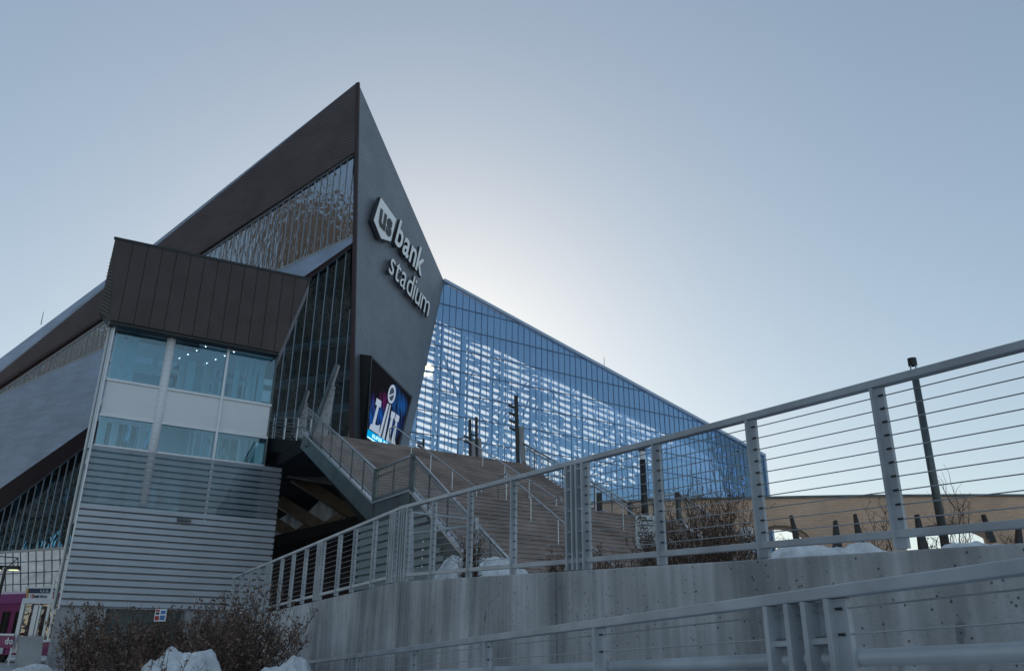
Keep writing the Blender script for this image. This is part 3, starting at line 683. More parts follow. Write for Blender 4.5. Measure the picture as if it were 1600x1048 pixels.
def guard(label, u, side):
    """stringer, posts, double rail and mesh following flight, landing, flight"""
    t = thing('stair_guard', label, 'railing', SP(u, -5.7, ZB), 'steel guards along the wide stairs')
    path = [(10.6, ZT + .15), (2.6, ZM), (-.15, ZM), (-6.0, ZB - .15)]
    P = [SP(u, v, z) for v, z in path]
    for a, b in zip(P[:-1], P[1:]):
        lvl = abs(a.z - b.z) < .01
        MB().beam(a - ZV * (.42 if not lvl else .35), b - ZV * (.42 if not lvl else .35), .12, .62 if not lvl else .8, ZV).build('stringer', M['dsteel'], t)
        MB().beam(a - ZV * .04 + nS * 0, b - ZV * .04, .2, .07).build('stringer_flange', M['galv'], t)
        MB().tube([a + ZV * 1.07, b + ZV * 1.07], .042, n=10).build('top_rail', M['galv'], t, smooth=True)
        MB().tube([a + ZV * .86 + nS * .1, b + ZV * .86 + nS * .1], .026, n=8).build('handrail', M['galv'], t, smooth=True)
        MB().tube([a + ZV * .12, b + ZV * .12], .025, n=6).build('bottom_rail', M['galv'], t)
        n = max(2, int((a - b).length / 1.25))
        for i in range(1, n): p = a.lerp(b, i / n); MB().beam(p - ZV * .3, p + ZV * 1.05, .05, .02, V).build('post', M['dsteel'], t)
        m = MB(); k = int((a - b).length / .14)
        for i in range(8): h = .2 + .11 * i; m.tube([a + ZV * h, b + ZV * h], .006, n=3)
        for i in range(k): p = a.lerp(b, (i + .5) / k); m.tube([p + ZV * .12, p + ZV * 1.0], .005, n=3)
        m.build('mesh_infill', M['cable'], t)
    for p in P[1:3]: MB().beam(p - ZV * .7, p + ZV * 1.1, .16, .14, V).build('corner_post', M['dsteel'], t)
    return t
guard('left steel guard of the wide stairs stepping down past the dark landing', 0, -1)
guard('right steel guard of the wide stairs seen against the blue glass', SW, 1)
def handrail(label, u, v0, z0, v1, z1):
    t = thing('stair_handrail', label, 'handrail', SP(u, v1, z1 - .9), 'galvanised handrails standing on the wide stairs')
    a, b = SP(u, v0, z0), SP(u, v1, z1)
    MB().tube([a + V * .5 - ZV * 1.05, a + V * .5 - ZV * .03, a + V * .4, a, b, b - V * .3, b - V * .35 - ZV * .3], .03, n=8).build('rail', M['galv'], t, smooth=True)
    for i in range(5): p = a.lerp(b, i / 4.); MB().tube([p - ZV * 1.0, p], .02, n=6).build('post', M['galv'], t)
handrail('upper handrail nearest the video screen', 4.1, 10.4, ZT + .95, 2.9, ZM + .95)
handrail('upper handrail in the middle of the stairs below the twin lamp masts', 7.7, 10.4, ZT + .95, 2.9, ZM + .95)
handrail('lower handrail nearest the left guard', 3.6, .1, ZM + .95, -5.7, ZB + .95)
handrail('lower handrail on the right half of the stairs', 7.4, .1, ZM + .95, -5.7, ZB + .95)
# ribbed wall below the landing
rw = thing('ribbed_wall', 'grey green ribbed metal wall under the stair landing', 'wall', SP(0, 1, ZB))
zz = 1.55; hh = .235
while zz < ZM - .75:
    L = [SP(-.02 - o, 3.55, zz + z) for o, z in ((0, 0), (0, .05), (.09, .08), (.09, hh - .01), (.02, hh))] + [SP(.06, 3.55, zz + hh), SP(.06, 3.55, zz)]
    vl = -1.2 - max(0, 0)
    MB().prism(L, -V * (3.55 + min(1.3, max(-.6, (ZM - .95 - zz) * .9)) + 1.2)).build('siding_course', mat('siding green grey', (.30, .34, .35), .5, .1, .1) if zz == 1.55 else bpy.data.materials['siding green grey'], rw)
    zz += hh
# chain-link below the lower flight
cl = thing('chain_link_panel', 'chain link panel closing the space under the lower flight', 'fence', SP(0, -3, ZB))
m = MB()
for i in range(-20, 60):
    for sg in (-1, 1):
        a = -4.6 + i * .12; seg = []
        for j in range(26):
            z = 1.6 + j * .12; v = a + sg * (z - 1.6) * .8
            zlim = ZB + (v + 5.7) * (ZM - ZB) / 5.7 - .7
            if -5 < v < -1.1 and z < min(zlim, 4.6): seg.append(SP(-.03, v, z))
        if len(seg) > 1: m.tube([seg[0], seg[-1]], .006, n=3)
m.build('wire_mesh', M['galv'], cl)
MB().tube([SP(-.03, -1.15, 1.6), SP(-.03, -1.15, 4.2)], .03).build('post', M['galv'], cl)

# lamp masts on the plaza
def lampmast(label, x0, y0, x1, y1, Y, wd, lamps):
    t = thing('lamp_mast', label, 'light mast', atY(x0, y0, Y), 'dark floodlight masts at the stair head')
    a, b = atY(x0, y0, Y) - ZV * 2.0, atY(x1, y1, Y)
    MB().beam(a - Vec((wd * .55, 0, 0)), b - Vec((wd * .35, 0, 0)), wd * .55, wd, Vec((0, -1, 0))).build('pole', M['black'], t)
    MB().beam(a + Vec((wd * .45, .1, 0)), a.lerp(b, .72) + Vec((wd * .15, .1, 0)), wd * .7, wd * .4, Vec((0, -1, 0))).build('fin', M['mast'], t)
    for k in range(lamps): p = a.lerp(b, .68 + .07 * k) - Vec((wd * .6, 0, 0)); MB().beam(p, p + Vec((-.32, -.08, .12)), .1, .09).build('floodlight', M['black'], t)
    return t
lampmast('tallest dark floodlight mast at the right head of the stairs', 818, 728, 810, 619, 39.8, .36, 4)
lampmast('left one of the twin dark masts behind the stair head', 741, 717, 737, 656, 46, .3, 2)
lampmast('right one of the twin dark masts behind the stair head', 751, 717, 747, 652, 46.6, .3, 2)
lampmast('short dark lamp mast behind the left end of the stair head', 666, 708, 664, 686, 46, .22, 4)
lampmast('dark stub mast beside the right stair landing', 944, 800, 941, 770, 31, .34, 1)

# ================================================================== RETAINING WALL AND UPPER FENCE
KX = Vec((-1.76, 13.57, 0)); AX = Vec((2.51, 5.44, 0)); BX = Vec((-5.30, 20.04, 0))
dA = (AX - KX).normalized(); dB = (BX - KX).normalized(); nA = Vec((dA.y, -dA.x, 0)); nB = Vec((-dB.y, dB.x, 0))
if nA.y > 0: nA = -nA
if nB.y > 0: nB = -nB
def onA(x, y, o=0): return hit(x, y, KX + nA * o, nA)
def onB(x, y, o=0): return hit(x, y, KX + nB * o, nB)
wtA = lambda x: 908 - (x - 625) * (60.5 / 975)       # wall top row in the photo
wtB = lambda x: 908 + (625 - x) * .232
wo = .14
rw2 = thing('retaining_wall', 'weathered concrete retaining wall below the cable fence', 'wall', KX)
def wallpiece(a, b, n, th=.45):
    q = [Vec((a.x, a.y, 0)), Vec((b.x, b.y, 0)), b, a]
    return MB().prism(q, -n * th).build('wall_panel', M['wall'], rw2, bevel=.012)
for x0, x1 in ((1900, 868.6), (867.2, 627)): wallpiece(onA(x0, wtA(x0), wo), onA(x1, wtA(x1), wo), nA)
xb = [625.5, 606, 589, 574, 560, 546, 533, 521, 509, 498, 487, 477, 467, 457, 448, 439, 430, 421, 412, 404, 396, 388, 380]
for x0, x1 in zip(xb[:-1], xb[1:]): wallpiece(onB(x0 - .25, wtB(x0), wo + random.uniform(-.004, .004)), onB(x1 + .25, wtB(x1), wo + random.uniform(-.004, .004)), nB)
pb = MB(); a, k_, b = onA(1900, wtA(1900), -.3), onA(627, 908, -.3), onB(380, wtB(380), -.3)
zs = lambda p, d: Vec((p.x, p.y, p.z - .25))
pb.poly([zs(a, 0), zs(k_, 0), SP(0, -6.5, ZB - .02), SP(60, -6.5, ZB - .02)]); pb.poly([zs(k_, 0), zs(b, 0), SP(-.5, 6, ZB - .1), SP(-.5, -6.5, ZB - .05), SP(0, -6.5, ZB - .02)])
tag(pb.build('planting_bed', M['soil']), 'dark planting bed between wall and stairs', None, kind='structure')

def fence(name, label, on, n, wt, top, posts, clusters, ends, ncab, group, hbot=.085, pipe=None, base=0., pw=.075, ties=(.15, .35, .55, .75, .93), fr=None):
    t = thing(name, label, 'railing', on(ends[0], wt(ends[0])), group)
    fr = fr or [(hbot or 0) + (1 - (hbot or 0)) * (i + 1) / (ncab + 1) for i in range(ncab)]
    H = lambda x: (on(*top(x)), on(x, wt(x)))
    (ta_, ba2), (tb_, bb2) = H(ends[0]), H(ends[1])
    dirv = Vec((tb_.x - ta_.x, tb_.y - ta_.y, 0)).normalized()
    MB().beam(ta_, tb_, .075, .055, ZV).build('top_rail', M['steel'], t, bevel=.006)
    def zz(p, f):                                   # height at fraction f between wall and rail at plan point p
        s = Vec((p.x - ta_.x, p.y - ta_.y, 0)).dot(dirv) / Vec((tb_.x - ta_.x, tb_.y - ta_.y, 0)).length
        zt = ta_.z + (tb_.z - ta_.z) * s; zb = ba2.z + (bb2.z - ba2.z) * s; return zb + (zt - zb) * f
    LN = lambda f, o=0: (Vec((ta_.x, ta_.y, zz(ta_, f))) + n * o, Vec((tb_.x, tb_.y, zz(tb_, f))) + n * o)
    if hbot: MB().beam(*LN(hbot), .055, .05, ZV).build('bottom_rail', M['steel'], t, bevel=.004)
    for f in fr:
        MB().tube(LN(f), .0042, n=6).build('cable', M['cable'], t)
    if pipe: MB().tube(LN(pipe, -.052), .036, n=16).build('pipe_handrail', M['steel'], t, smooth=True)
    def post(p, w, hw=.014, q=None):
        zt = zz(p, 1) - .03; zb = zz(p, 0) + base
        b = Vec((p.x, p.y, zb)); e = Vec((p.x, p.y, zt))
        po_ = MB().beam(b, e, w, hw * 2, q or n).build('post', M['steel'], t, bevel=.003)
        return po_
    def nuts(p, par, s):
        m = MB()
        for f in fr:
            c = Vec((p.x, p.y, zz(p, f))) + n * .02
            m.tube([c, c - dirv * s * .7], .0065, n=6)
        tag(m.build('cable_fitting', M['black'], par), kind='stuff')
    for x in posts:
        p = on(*top(x)); po_ = post(p, pw); nuts(p - dirv * .0, po_, .055)
        MB().beam(Vec((p.x, p.y, zz(p, 0) + base)) + dirv * pw / 2, Vec((p.x, p.y, zz(p, 1) - .03)) + dirv * pw / 2, .02, .09, n).build('post_flange', M['steel'], po_)
    for xa, xc in clusters:                          # joined pair of posts with tie bars
        p0_, p3 = on(*top(xa)), on(*top(xc)); W = (p3 - p0_).length
        for f, wd in ((0, .03), (.36, .03), (.64, .03), (1, .03)):
            p = p0_.lerp(p3, f); zt = zz(p, 1) - .03; zb = zz(p, 0) + base
            MB().beam(Vec((p.x, p.y, zb)), Vec((p.x, p.y, zt)), wd, .10, n).build('post', M['steel'], t, bevel=.003)
        for f0, f1 in ((0, .36), (.64, 1)):
            for h in ties:
                a, b = p0_.lerp(p3, f0), p0_.lerp(p3, f1)
                MB().beam(Vec((a.x, a.y, zz(a, h))), Vec((b.x, b.y, zz(b, h))), .05, .025).build('tie_bar', M['steel'], t)
        for f0, f1 in ((0, .36), (.36, .64), (.64, 1)):
            a, b = p0_.lerp(p3, f0), p0_.lerp(p3, f1)
            MB().prism([Vec((a.x, a.y, zz(a, 0) + base)) - n * .035, Vec((b.x, b.y, zz(b, 0) + base)) - n * .035, Vec((b.x, b.y, zz(b, 1) - .03)) - n * .035, Vec((a.x, a.y, zz(a, 1) - .03)) - n * .035], -n * .008).build('web_plate', M['steel'], t)
        pp = p3 + dirv * 0; po_ = post(p3 - dirv * .04 if False else p3 + (p3 - p0_).normalized() * .045, .09); nuts(p3 + (p3 - p0_).normalized() * .03, po_, .05)
    return t
topA = lambda x: (x, 540 + (1600 - x) * .2604)
topB = lambda x: (x, 794 + (627 - x) * .413)
fence('cable_fence', 'grey cable fence on the wall top with wide bays, nearest the camera end', onA, nA, wtA, topA, (681, 738, 805, 1027, 1175, 1372, 1660), ((888, 913), (629, 640)), (1900, 627), 10, 'cable fences on the retaining wall')
fence('cable_fence', 'grey cable fence on the wall top running left to the tower', onB, nB, wtB, topB, (367, 380, 393, 406, 443, 461, 481, 534, 558, 589), ((419, 424), (500, 507), (614, 622)), (626, 365), 10, 'cable fences on the retaining wall')

# small inner gate frame behind the fence corner
gt = thing('inner_gate', 'small grey pipe gate just behind the fence corner', 'gate', atY(650, 900, 15))
for x in (643, 745): MB().beam(atY(x, 905, 15), atY(x, 800 if x < 700 else 808, 15), .07, .05, Vec((0, -1, 0))).build('post', M['steel'], gt)
MB().tube([atY(643, 800, 15), atY(745, 812, 15)], .022).build('rail', M['steel'], gt); MB().tube([atY(643, 833, 15), atY(745, 820, 15)], .022).build('rail', M['steel'], gt)

# lower ramp fence in front
lA = Vec((1.84, 3.0, 0)); lB = Vec((-2.83, 14.0, 0)); dl = (lA - lB).normalized(); nl = Vec((dl.y, -dl.x, 0))
if nl.y > 0: nl = -nl
onl = lambda x, y, o=0: hit(x, y, lA + nl * o, nl)
topl = lambda x: (x, 885 + (1600 - x) * .1335)
def wtl(x):                                           # row of the foot, 1.06 m under the rail
    p = onl(*topl(x)); p = p - ZV * 1.06; d = p - CAM; return 524 - F * d.dot(upv) / d.dot(fw)
fence('ramp_fence', 'nearest grey fence with pipe handrail across the bottom of the picture', onl, nl, wtl, topl, (490, 650, 765, 940), ((543, 562), (1205, 1300)), (1900, 420), 8, None, hbot=.09, pipe=.755, pw=.085, ties=(.32, .82), fr=(.935, .84, .69, .58, .47, .36, .25, .16))

# ================================================================== BRICK BRIDGE
bk = thing('brick_overpass', 'tan brick overpass with shallow arches behind the planting bed', 'overpass', (20, 51, 0))
cpts = [(-8, 58.0), (5.41, 54.03), (10.4, 52.7), (15.41, 51.8), (20, 51.0), (25.5, 50.4), (31.7, 50.06), (45, 50.2), (70, 52)]
def cat(t):
    n = len(cpts) - 1; i = min(int(t), n - 1); f = t - i
    p = [Vec((*cpts[max(0, min(n, j))], 0)) for j in (i - 1, i, i + 1, i + 2)]
    return .5 * ((2 * p[1]) + (p[2] - p[0]) * f + (2 * p[0] - 5 * p[1] + 4 * p[2] - p[3]) * f * f + (3 * p[1] - p[0] - 3 * p[2] + p[3]) * f ** 3)
ar = [(atY(1222, 840, 51.3).x, 1.75), (atY(1484, 840, 50.3).x, 2.75), (atY(1484, 840, 50.3).x + 12, 2.8)]
N = 260; fr_ = []; 
for i in range(N + 1):
    p = cat((len(cpts) - 1) * i / N); zb = 2.0
    for ax_, hw in ar:
        d = abs(p.x - ax_) / hw
        if d < 1: zb = 7.0 + 1.05 * math.sqrt(1 - d * d) if d < .97 else 5
    fr_.append((p, zb))
m = MB(); m2 = MB(); rings = [MB() for _ in ar]
for (p, a), (q, b) in zip(fr_[:-1], fr_[1:]):
    m.prism([Vec((p.x, p.y, a)), Vec((q.x, q.y, b)), Vec((q.x, q.y, 9.86)), Vec((p.x, p.y, 9.86))], Vec((0, 1.0, 0)))
    m2.prism([Vec((p.x, p.y - .12, 9.865)), Vec((q.x, q.y - .12, 9.865)), Vec((q.x, q.y - .12, 10.0)), Vec((p.x, p.y - .12, 10.0))], Vec((0, 1.25, 0)))
    if a > 6 and b > 6: min(zip(ar, rings), key=lambda t: abs(t[0][0] - p.x))[1].prism([Vec((p.x, p.y - .05, a)), Vec((q.x, q.y - .05, b)), Vec((q.x, q.y - .05, b + .14)), Vec((p.x, p.y - .05, a + .14))], Vec((0, .045, 0)))
m.build('brick_face', M['brick'], bk); m2.build('coping', M['dsteel'], bk); [x.build('arch_ring', M['brown'], bk) for x in rings if x.v]
for i, (x, yt, yb, w0, dx) in enumerate(((1248, 804, 846, .32, -.4), (1307, 812, 842, .42, 0), (1343, 802, 836, .3, -.2), (1444, 803, 855, .5, -.35), (1548, 803, 830, .32, -.35), (1590, 812, 836, .3, .15))):
    a, b = atY(x, yb, 48.6), atY(x, yt, 48.9)
    m = MB().prism([a - Vec((w0 / 2, 0, .6)), a + Vec((w0 / 2 + .1, 0, -.6)), b + Vec((w0 * .12 + dx, 0, 0)), b - Vec((w0 * .2 - dx, 0, 0))], Vec((0, .35, 0))); m.beam(a + Vec((w0 * .7, .2, -.6)), b + Vec((dx, .2, -.2)), .09, .09)
    tag(m.build('steel_fin', M['black'], bevel=.02), ['dark leaning steel fin left of the brick pier', 'dark blocky steel fin left of the tall fence post', 'dark slim steel fin just left of the tall fence post', 'widest dark steel fin beside the lamp pole', 'dark steel fin right of the lamp pole', 'dark steel fin at the right picture edge'][i], 'fin', 'dark steel fins before the brick overpass')

# ================================================================== LAMPS AND SIGNS ON THE RIGHT
lp = thing('lamp_post', 'dark round lamp post with cap standing right of the tall fence post', 'lamp post', atY(1474, 835, 16))
a, b = atY(1475, 840, 16), atY(1434, 584, 16); b = Vec((a.x, a.y, b.z))
MB().tube([a - ZV, b], .085, .07, 16).build('pole', M['dsteel'], lp, smooth=True)
for k in range(4): t_ = k * math.pi / 2 + .4; p = b + Vec((.07 * math.cos(t_), .07 * math.sin(t_), 0)); MB().tube([p, p + ZV * .2], .012).build('strut', M['galv'], lp)
MB().tube([b + ZV * .18, b + ZV * .34], .088, .088, 16).build('cap', M['black'], lp, smooth=False)
lp = thing('lamp_post', 'black lamp post with clear lantern in front of the blue glass', 'lamp post', atY(1010, 812, 26))
a, b = atY(1011, 860, 26), atY(1006, 718, 26); b = Vec((a.x, a.y, b.z))
MB().tube([a, b], .12, .10, 12).build('pole', M['black'], lp, smooth=True)
MB().tube([b, b + ZV * .28], .085, .085, 12).build('lantern', M['white'], lp); MB().tube([b + ZV * .28, b + ZV * .42], .12, .12, 12).build('cap', M['black'], lp)
sg = thing('notice_sign', 'white notice board with three rings beside the fence post', 'sign', atY(1010, 880, 14))
A4 = [atY(x, y, 14) for x, y in ((994, 856), (1027, 858), (1025, 805), (993, 804))]
MB().prism(A4, Vec((0, .03, 0))).build('board', M['white'], sg)
def onsg(f, h): return A4[0].lerp(A4[1], f).lerp(A4[3].lerp(A4[2], f), h) + Vec((0, -.006, 0))
for f in (.2, .5, .8):
    m = MB(); c = onsg(f, .42); n = 18
    for i in range(n):
        t0_, t1_ = 2 * math.pi * i / n, 2 * math.pi * (i + 1) / n
        m.poly([c + Vec((math.cos(t0_), 0, math.sin(t0_))) * .03, c + Vec((math.cos(t1_), 0, math.sin(t1_))) * .03, c + Vec((math.cos(t1_), 0, math.sin(t1_))) * .044, c + Vec((math.cos(t0_), 0, math.sin(t0_))) * .044])
    m.build('ring', M['black'], sg)
for h, f0, f1, th_ in ((.9, .12, .5, .02), (.82, .3, .85, .02), (.68, .15, .9, .012), (.6, .2, .6, .012), (.24, .1, .9, .012), (.16, .2, .8, .012), (.08, .15, .6, .01)):
    MB().poly([onsg(f0, h), onsg(f1, h), onsg(f1, h) + ZV * th_ * 1.4, onsg(f0, h) + ZV * th_ * 1.4]).build('print', M['dsteel'], sg)
MB().beam(atY(1010, 900, 14.06), atY(1010, 806, 14.06), .06, .05, V).build('post', M['dsteel'], sg)
s2 = MB().prism([atY(x, y, 15) for x, y in ((1158, 852), (1178, 852), (1176, 823), (1157, 823))], Vec((0, .03, 0))); s2.beam(atY(1168, 890, 15.06), atY(1168, 826, 15.06), .05, .04, V)
tag(s2.build('small_sign', M['white']), 'small white sign board half hidden in the large bush', 'sign')

# ================================================================== SNOW
def snow(label, c, rx, ry, h, seed, rot=0, name='snow_pile'):
    rnd = random.Random(seed); n = 64; vs = []; fs = []
    from mathutils import noise
    for j in range(n + 1):
        for i in range(n + 1):
            x, y = -1 + 2 * i / n, -1 + 2 * j / n; r = math.hypot(x, y)
            z = max(0, 1 - r ** 3) ** .9 * 1.05
            q = Vec((x * rx * 1.3 + seed, y * ry * 1.3, seed * 1.7))
            z *= .88 + .30 * noise.noise(q * 1.3) + .16 * noise.noise(q * 3.3) + .07 * noise.noise(q * 8) + .035 * noise.noise(q * 17)
            xx, yy = x * rx, y * ry
            vs.append((c[0] + xx * math.cos(rot) - yy * math.sin(rot), c[1] + xx * math.sin(rot) + yy * math.cos(rot), c[2] - .04 + max(0, z) * h))
    for j in range(n):
        for i in range(n): a = j * (n + 1) + i; fs.append((a, a + 1, a + n + 2, a + n + 1))
    o = MB().add(vs, fs).build(name, M['snow'], smooth=True); tag(o, label, 'snow', 'snow piles'); return o
def snow_px(label, x0, x1, yt, Y, zb, seed, ry=1.2):
    a, b = atY(x0, yt, Y), atY(x1, yt, Y); return snow(label, ((a.x + b.x) / 2, Y, zb), (b.x - a.x) / 2, ry, max(.1, (a.z + b.z) / 2 - zb) * 1.05, seed)
snow_px('large snow pile under the bush at the bottom left', 198, 362, 1020, 10.5, 0, 1)
snow_px('snow pile at the foot of the concrete wall', 380, 505, 1030, 11.5, 0, 2, .8)
snow_px('small snow heap by the tower base at the lower left', 28, 72, 1036, 24, 0, 3)
snow_px('snow pile behind the fence below the stair foot', 655, 850, 870, 14.6, 1.55, 4)
snow_px('long snow bank on the wall under the brick overpass', 1160, 1450, 848, 8.6, 1.35, 5, .9)
snow_px('thin snow ridge on the wall near the lamp post', 1390, 1680, 853, 8.2, 1.35, 6, .8)

# ================================================================== SHRUBS
def shrub(label, c, rx, ry, h, nst, nleaf, seed, lean=0, leafm='leafA', thick=.009, group='bare winter shrubs', spread=1.0, lsize=.062):
    rnd = random.Random(seed); t = thing('winter_shrub', label, 'shrub', c, group); c = Vec(c); m = MB(); tips = []
    for i in range(nst):
        a = rnd.uniform(0, 2 * math.pi); r = math.sqrt(rnd.random()); b = c + Vec((math.cos(a) * rx * r * .75, math.sin(a) * ry * r * .75, -.05))
        hh = h * rnd.uniform(.6, 1.05) * (1 - .25 * r * r); out = Vec((math.cos(a) * rx, math.sin(a) * ry, 0)) * .45 * r * spread + Vec((lean, 0, 0)) * hh
        pts = [b]; 
        for k in range(1, 5):
            f = k / 4; pts.append(b + ZV * hh * f + out * f ** 1.5 + Vec((rnd.uniform(-1, 1), rnd.uniform(-1, 1), 0)) * .05 * hh)
        th = thick * rnd.uniform(.7, 1.3); m.tube(pts, th, th * .35, 3)
        for k in range(2, 5):
            tips.append((pts[k - 1], pts[k]))
            for _ in range(3):
                p = pts[k - 1].lerp(pts[k], rnd.random()); d = Vec((rnd.uniform(-1, 1), rnd.uniform(-1, 1), rnd.uniform(.5, 1.6))).normalized() * rnd.uniform(.12, .32) * h * .7
                q = p + d * .5 + Vec((rnd.uniform(-1, 1), rnd.uniform(-1, 1), 0)) * .03; e = p + d
                m.tube([p, q, e], th * .45, th * .18, 3); tips.append((p, e)); tips.append((q, e))
    m.build('stem', M['stem'], t)
    for nm, sh_ in ((leafm, .6), ('leafB' if leafm == 'leafA' else 'leafA', .4)):
        lv = MB()
        for i in range(int(nleaf * sh_)):
            p, e = rnd.choice(tips); p = p.lerp(e, rnd.random()) + Vec((rnd.gauss(0, .02), rnd.gauss(0, .02), rnd.gauss(0, .02)))
            s = lsize * rnd.uniform(.5, 1.25); d = Vec((rnd.gauss(0, .6), rnd.gauss(0, .6), rnd.uniform(-1.2, .8))).normalized(); x = d.orthogonal().normalized(); x = Matrix.Rotation(rnd.uniform(0, 6.28), 3, d) @ x
            y = d.cross(x) * s * .12
            lv.add([p, p + d * s * .5 + x * s * .24 + y, p + d * s, p + d * s * .5 - x * s * .24 + y], [(0, 1, 2), (0, 2, 3)])
        if lv.v: link('leaves', lv.mesh('leaves', M[nm]), t)['kind'] = 'stuff'
    return t
shrub('dense brown leafed shrub at the tower base, left end', (-5.95, 13.2, 0), .75, .7, 1.52, 80, 5600, 11)
shrub('dense brown leafed shrub hiding the tower door', (-5.15, 13.6, 0), .8, .7, 1.36, 80, 4600, 12)
shrub('dense brown leafed shrub left of the poster, behind the snow pile', (-4.45, 13.5, 0), .75, .7, 1.5, 80, 5200, 13)
shrub('reddish twiggy shrub against the end of the concrete wall', (-3.75, 12.2, 0), .6, .6, 1.68, 80, 2600, 14, lean=.12, spread=1.5)
shrub('bare twigs sticking out of the snow pile', (-4.0, 9.9, .2), .6, .4, .75, 26, 120, 15, thick=.007)
shrub('large dense shrub behind the fence with the half hidden sign', (3.05, 13.4, 1.5), 1.0, .8, 1.75, 110, 6500, 16, lsize=.045)
shrub('medium shrub beside the white notice board', (2.45, 12.9, 1.5), .4, .4, 1.0, 36, 420, 17, lsize=.045)
shrub('tall bare twigs rising above the large shrub', (3.5, 14.0, 1.6), .5, .5, 2.5, 28, 150, 18, thick=.008)
shrub('low shrub left of the fence post pair, before the stairs', (.95, 13.5, 1.55), .35, .4, .95, 40, 700, 19, lsize=.04)
shrub('low shrub right of the fence post pair, before the stairs', (1.4, 12.0, 1.5), .4, .4, .75, 40, 700, 20, lsize=.04)
shrub('tall thin shrub behind the fence by the snow below the stairs', (-.62, 13.2, 1.5), .16, .2, 1.25, 26, 900, 21, lsize=.04)
shrub('thin sapling with seed heads left of the tall fence post', (4.28, 9.6, 1.4), .15, .15, 1.35, 9, 130, 22, thick=.006, lsize=.03)
shrub('thin bare sapling right of the lamp post', (5.25, 9.8, 1.4), .2, .2, 1.5, 12, 40, 23, thick=.007, lsize=.03)
shrub('leafy sapling at the right picture edge', (6.0, 9.8, 1.4), .35, .3, .75, 26, 420, 24, lsize=.035)
shrub('sparse sapling just right of the tall fence post', (4.75, 9.3, 1.4), .2, .2, .7, 14, 220, 25, lsize=.03)
shrub('low twigs in the snow bank under the overpass', (3.9, 9.0, 1.5), .4, .25, .4, 16, 30, 26, thick=.006, lsize=.03)
shrub('sparse shrub at the left foot of the large fence post', (3.1, 9.4, 1.35), .25, .2, .8, 18, 260, 27, lsize=.03)

# ================================================================== STATION AT THE LEFT
tdir = az(-66); tn = Vec((-tdir.y, tdir.x, 0)); tn = tn if tn.y < 0 else -tn
TP = atY(58, 921, 42); TP.z = 0
def TR(s, z, o=0): return TP + tdir * s + tn * o + ZV * z
ztop = atY(58, 921, 42).z
tn_ = thing('tram', 'magenta light rail train standing at the station', 'train', TR(6, 0))
prf = [(0, .35), (0, ztop - .65), (-.12, ztop - .2), (-.5, ztop), (-2.2, ztop), (-2.6, ztop - .65), (-2.6, .35)]
MB().prism([TR(-2, z, o) for o, z in prf], tdir * 22).build('body', M['pink'], tn_)
MB().prism([TR(-2, ztop - .62, .02), TR(20, ztop - .62, .02), TR(20, ztop - .16, -.08), TR(-2, ztop - .16, -.08)], tn * .02).build('roof_band', M['pinkl'], tn_)
for s, ww in ((.35, .8), (1.55, .55), (2.5, .9), (3.9, .9), (5.2, .9)):
    MB().prism([TR(s, 1.15, .02), TR(s + ww, 1.15, .02), TR(s + ww, 2.35, .02), TR(s, 2.35, .02)], tn * .02).build('window', M['winblk'], tn_)
MB().prism([TR(1.45, .4, .03), TR(2.3, .4, .03), TR(2.3, 1.0, .03), TR(1.45, 1.0, .03)], tn * .03).build('skirt', M['alu'], tn_)
for s in (2, 6, 12):
    w_ = MB(); c = TR(s, .36, -.3); n = 16; w_.tube([c, c - tn * .15], .34, n=16); w_.build('wheel', M['black'], tn_)
# magenta panel with white lettering in front of the train
pn = thing('platform_panel', 'magenta platform panel with white letters in front of the train', 'panel', atY(10, 1015, 37))
q4 = [atY(x, y, 37) for x, y in ((-30, 1012), (19, 1011), (23, 991), (-30, 990))]
MB().prism(q4, Vec((0, .05, 0))).build('board', M['pink'], pn); MB().beam(q4[3], q4[2], .08, .08).build('rail', M['alu'], pn)
word(pn, 'do', atY(8, 1005.5, 36.95), atY(20.5, 1005.5, 36.95), atY(9.5, 995, 36.95), .73, Vec((0, -1, 0)), .03, .02, M['white'], M['white'])
for x in (-20, 18): MB().beam(atY(x, 1011, 37.02), Vec((atY(x, 1011, 37).x, 37.02, 0)), .07, .06, V).build('leg', M['alu'], pn)
# shelter
shl = thing('station_shelter', 'white framed station shelter with blue and white sign', 'shelter', atY(45, 1015, 38))
Ys = 38.0
def ps(x, y, d=0): return atY(x, y, Ys + d)
def vert(x, y0, y1, w_, d=0, mt='alu', nm='post'):
    b = ps(x, y1, d); t_ = ps(x, y0, d); t_ = Vec((b.x, b.y, t_.z)); MB().beam(b, t_, w_, w_ * .8, Vec((0, -1, 0))).build(nm, M[mt], shl)
vert(21, 937, 1019, .16); vert(47, 945, 1000, .2); vert(53, 945, 1000, .1); vert(66, 905, 1000, .1); vert(74, 905, 1000, .07)
MB().beam(ps(36, 938, -.05), ps(90, 939, -.05), .12, .22, ZV).build('beam', M['white'], shl)
MB().beam(ps(28, 1004, -.05), ps(80, 1000, -.05), .1, .1, ZV).build('beam', M['white'], shl)
MB().prism([ps(40, 943, .4), ps(90, 943, .4), ps(80, 1003, .4), ps(27, 1003, .4)], Vec((0, .03, 0))).build('glass_panel', glass('shelter glass', .3, (.9, .8, .7), (.3, .3, .32), .1, 1.5), shl)
MB().prism([ps(44, 918.5), ps(90, 918.5), ps(90, 926), ps(44, 926)], Vec((0, .12, 0))).build('sign_navy', M['navy'], shl)
MB().prism([ps(44, 926.4), ps(78, 926.4), ps(77, 936), ps(44, 936)], Vec((0, .12, 0))).build('sign_white', M['white'], shl)
MB().prism([ps(41.6, 918, -.02), ps(44.6, 918, -.02), ps(43.4, 936, -.02), ps(40, 936, -.02)], Vec((0, .12, 0))).build('sign_yellow', M['yellow'], shl)
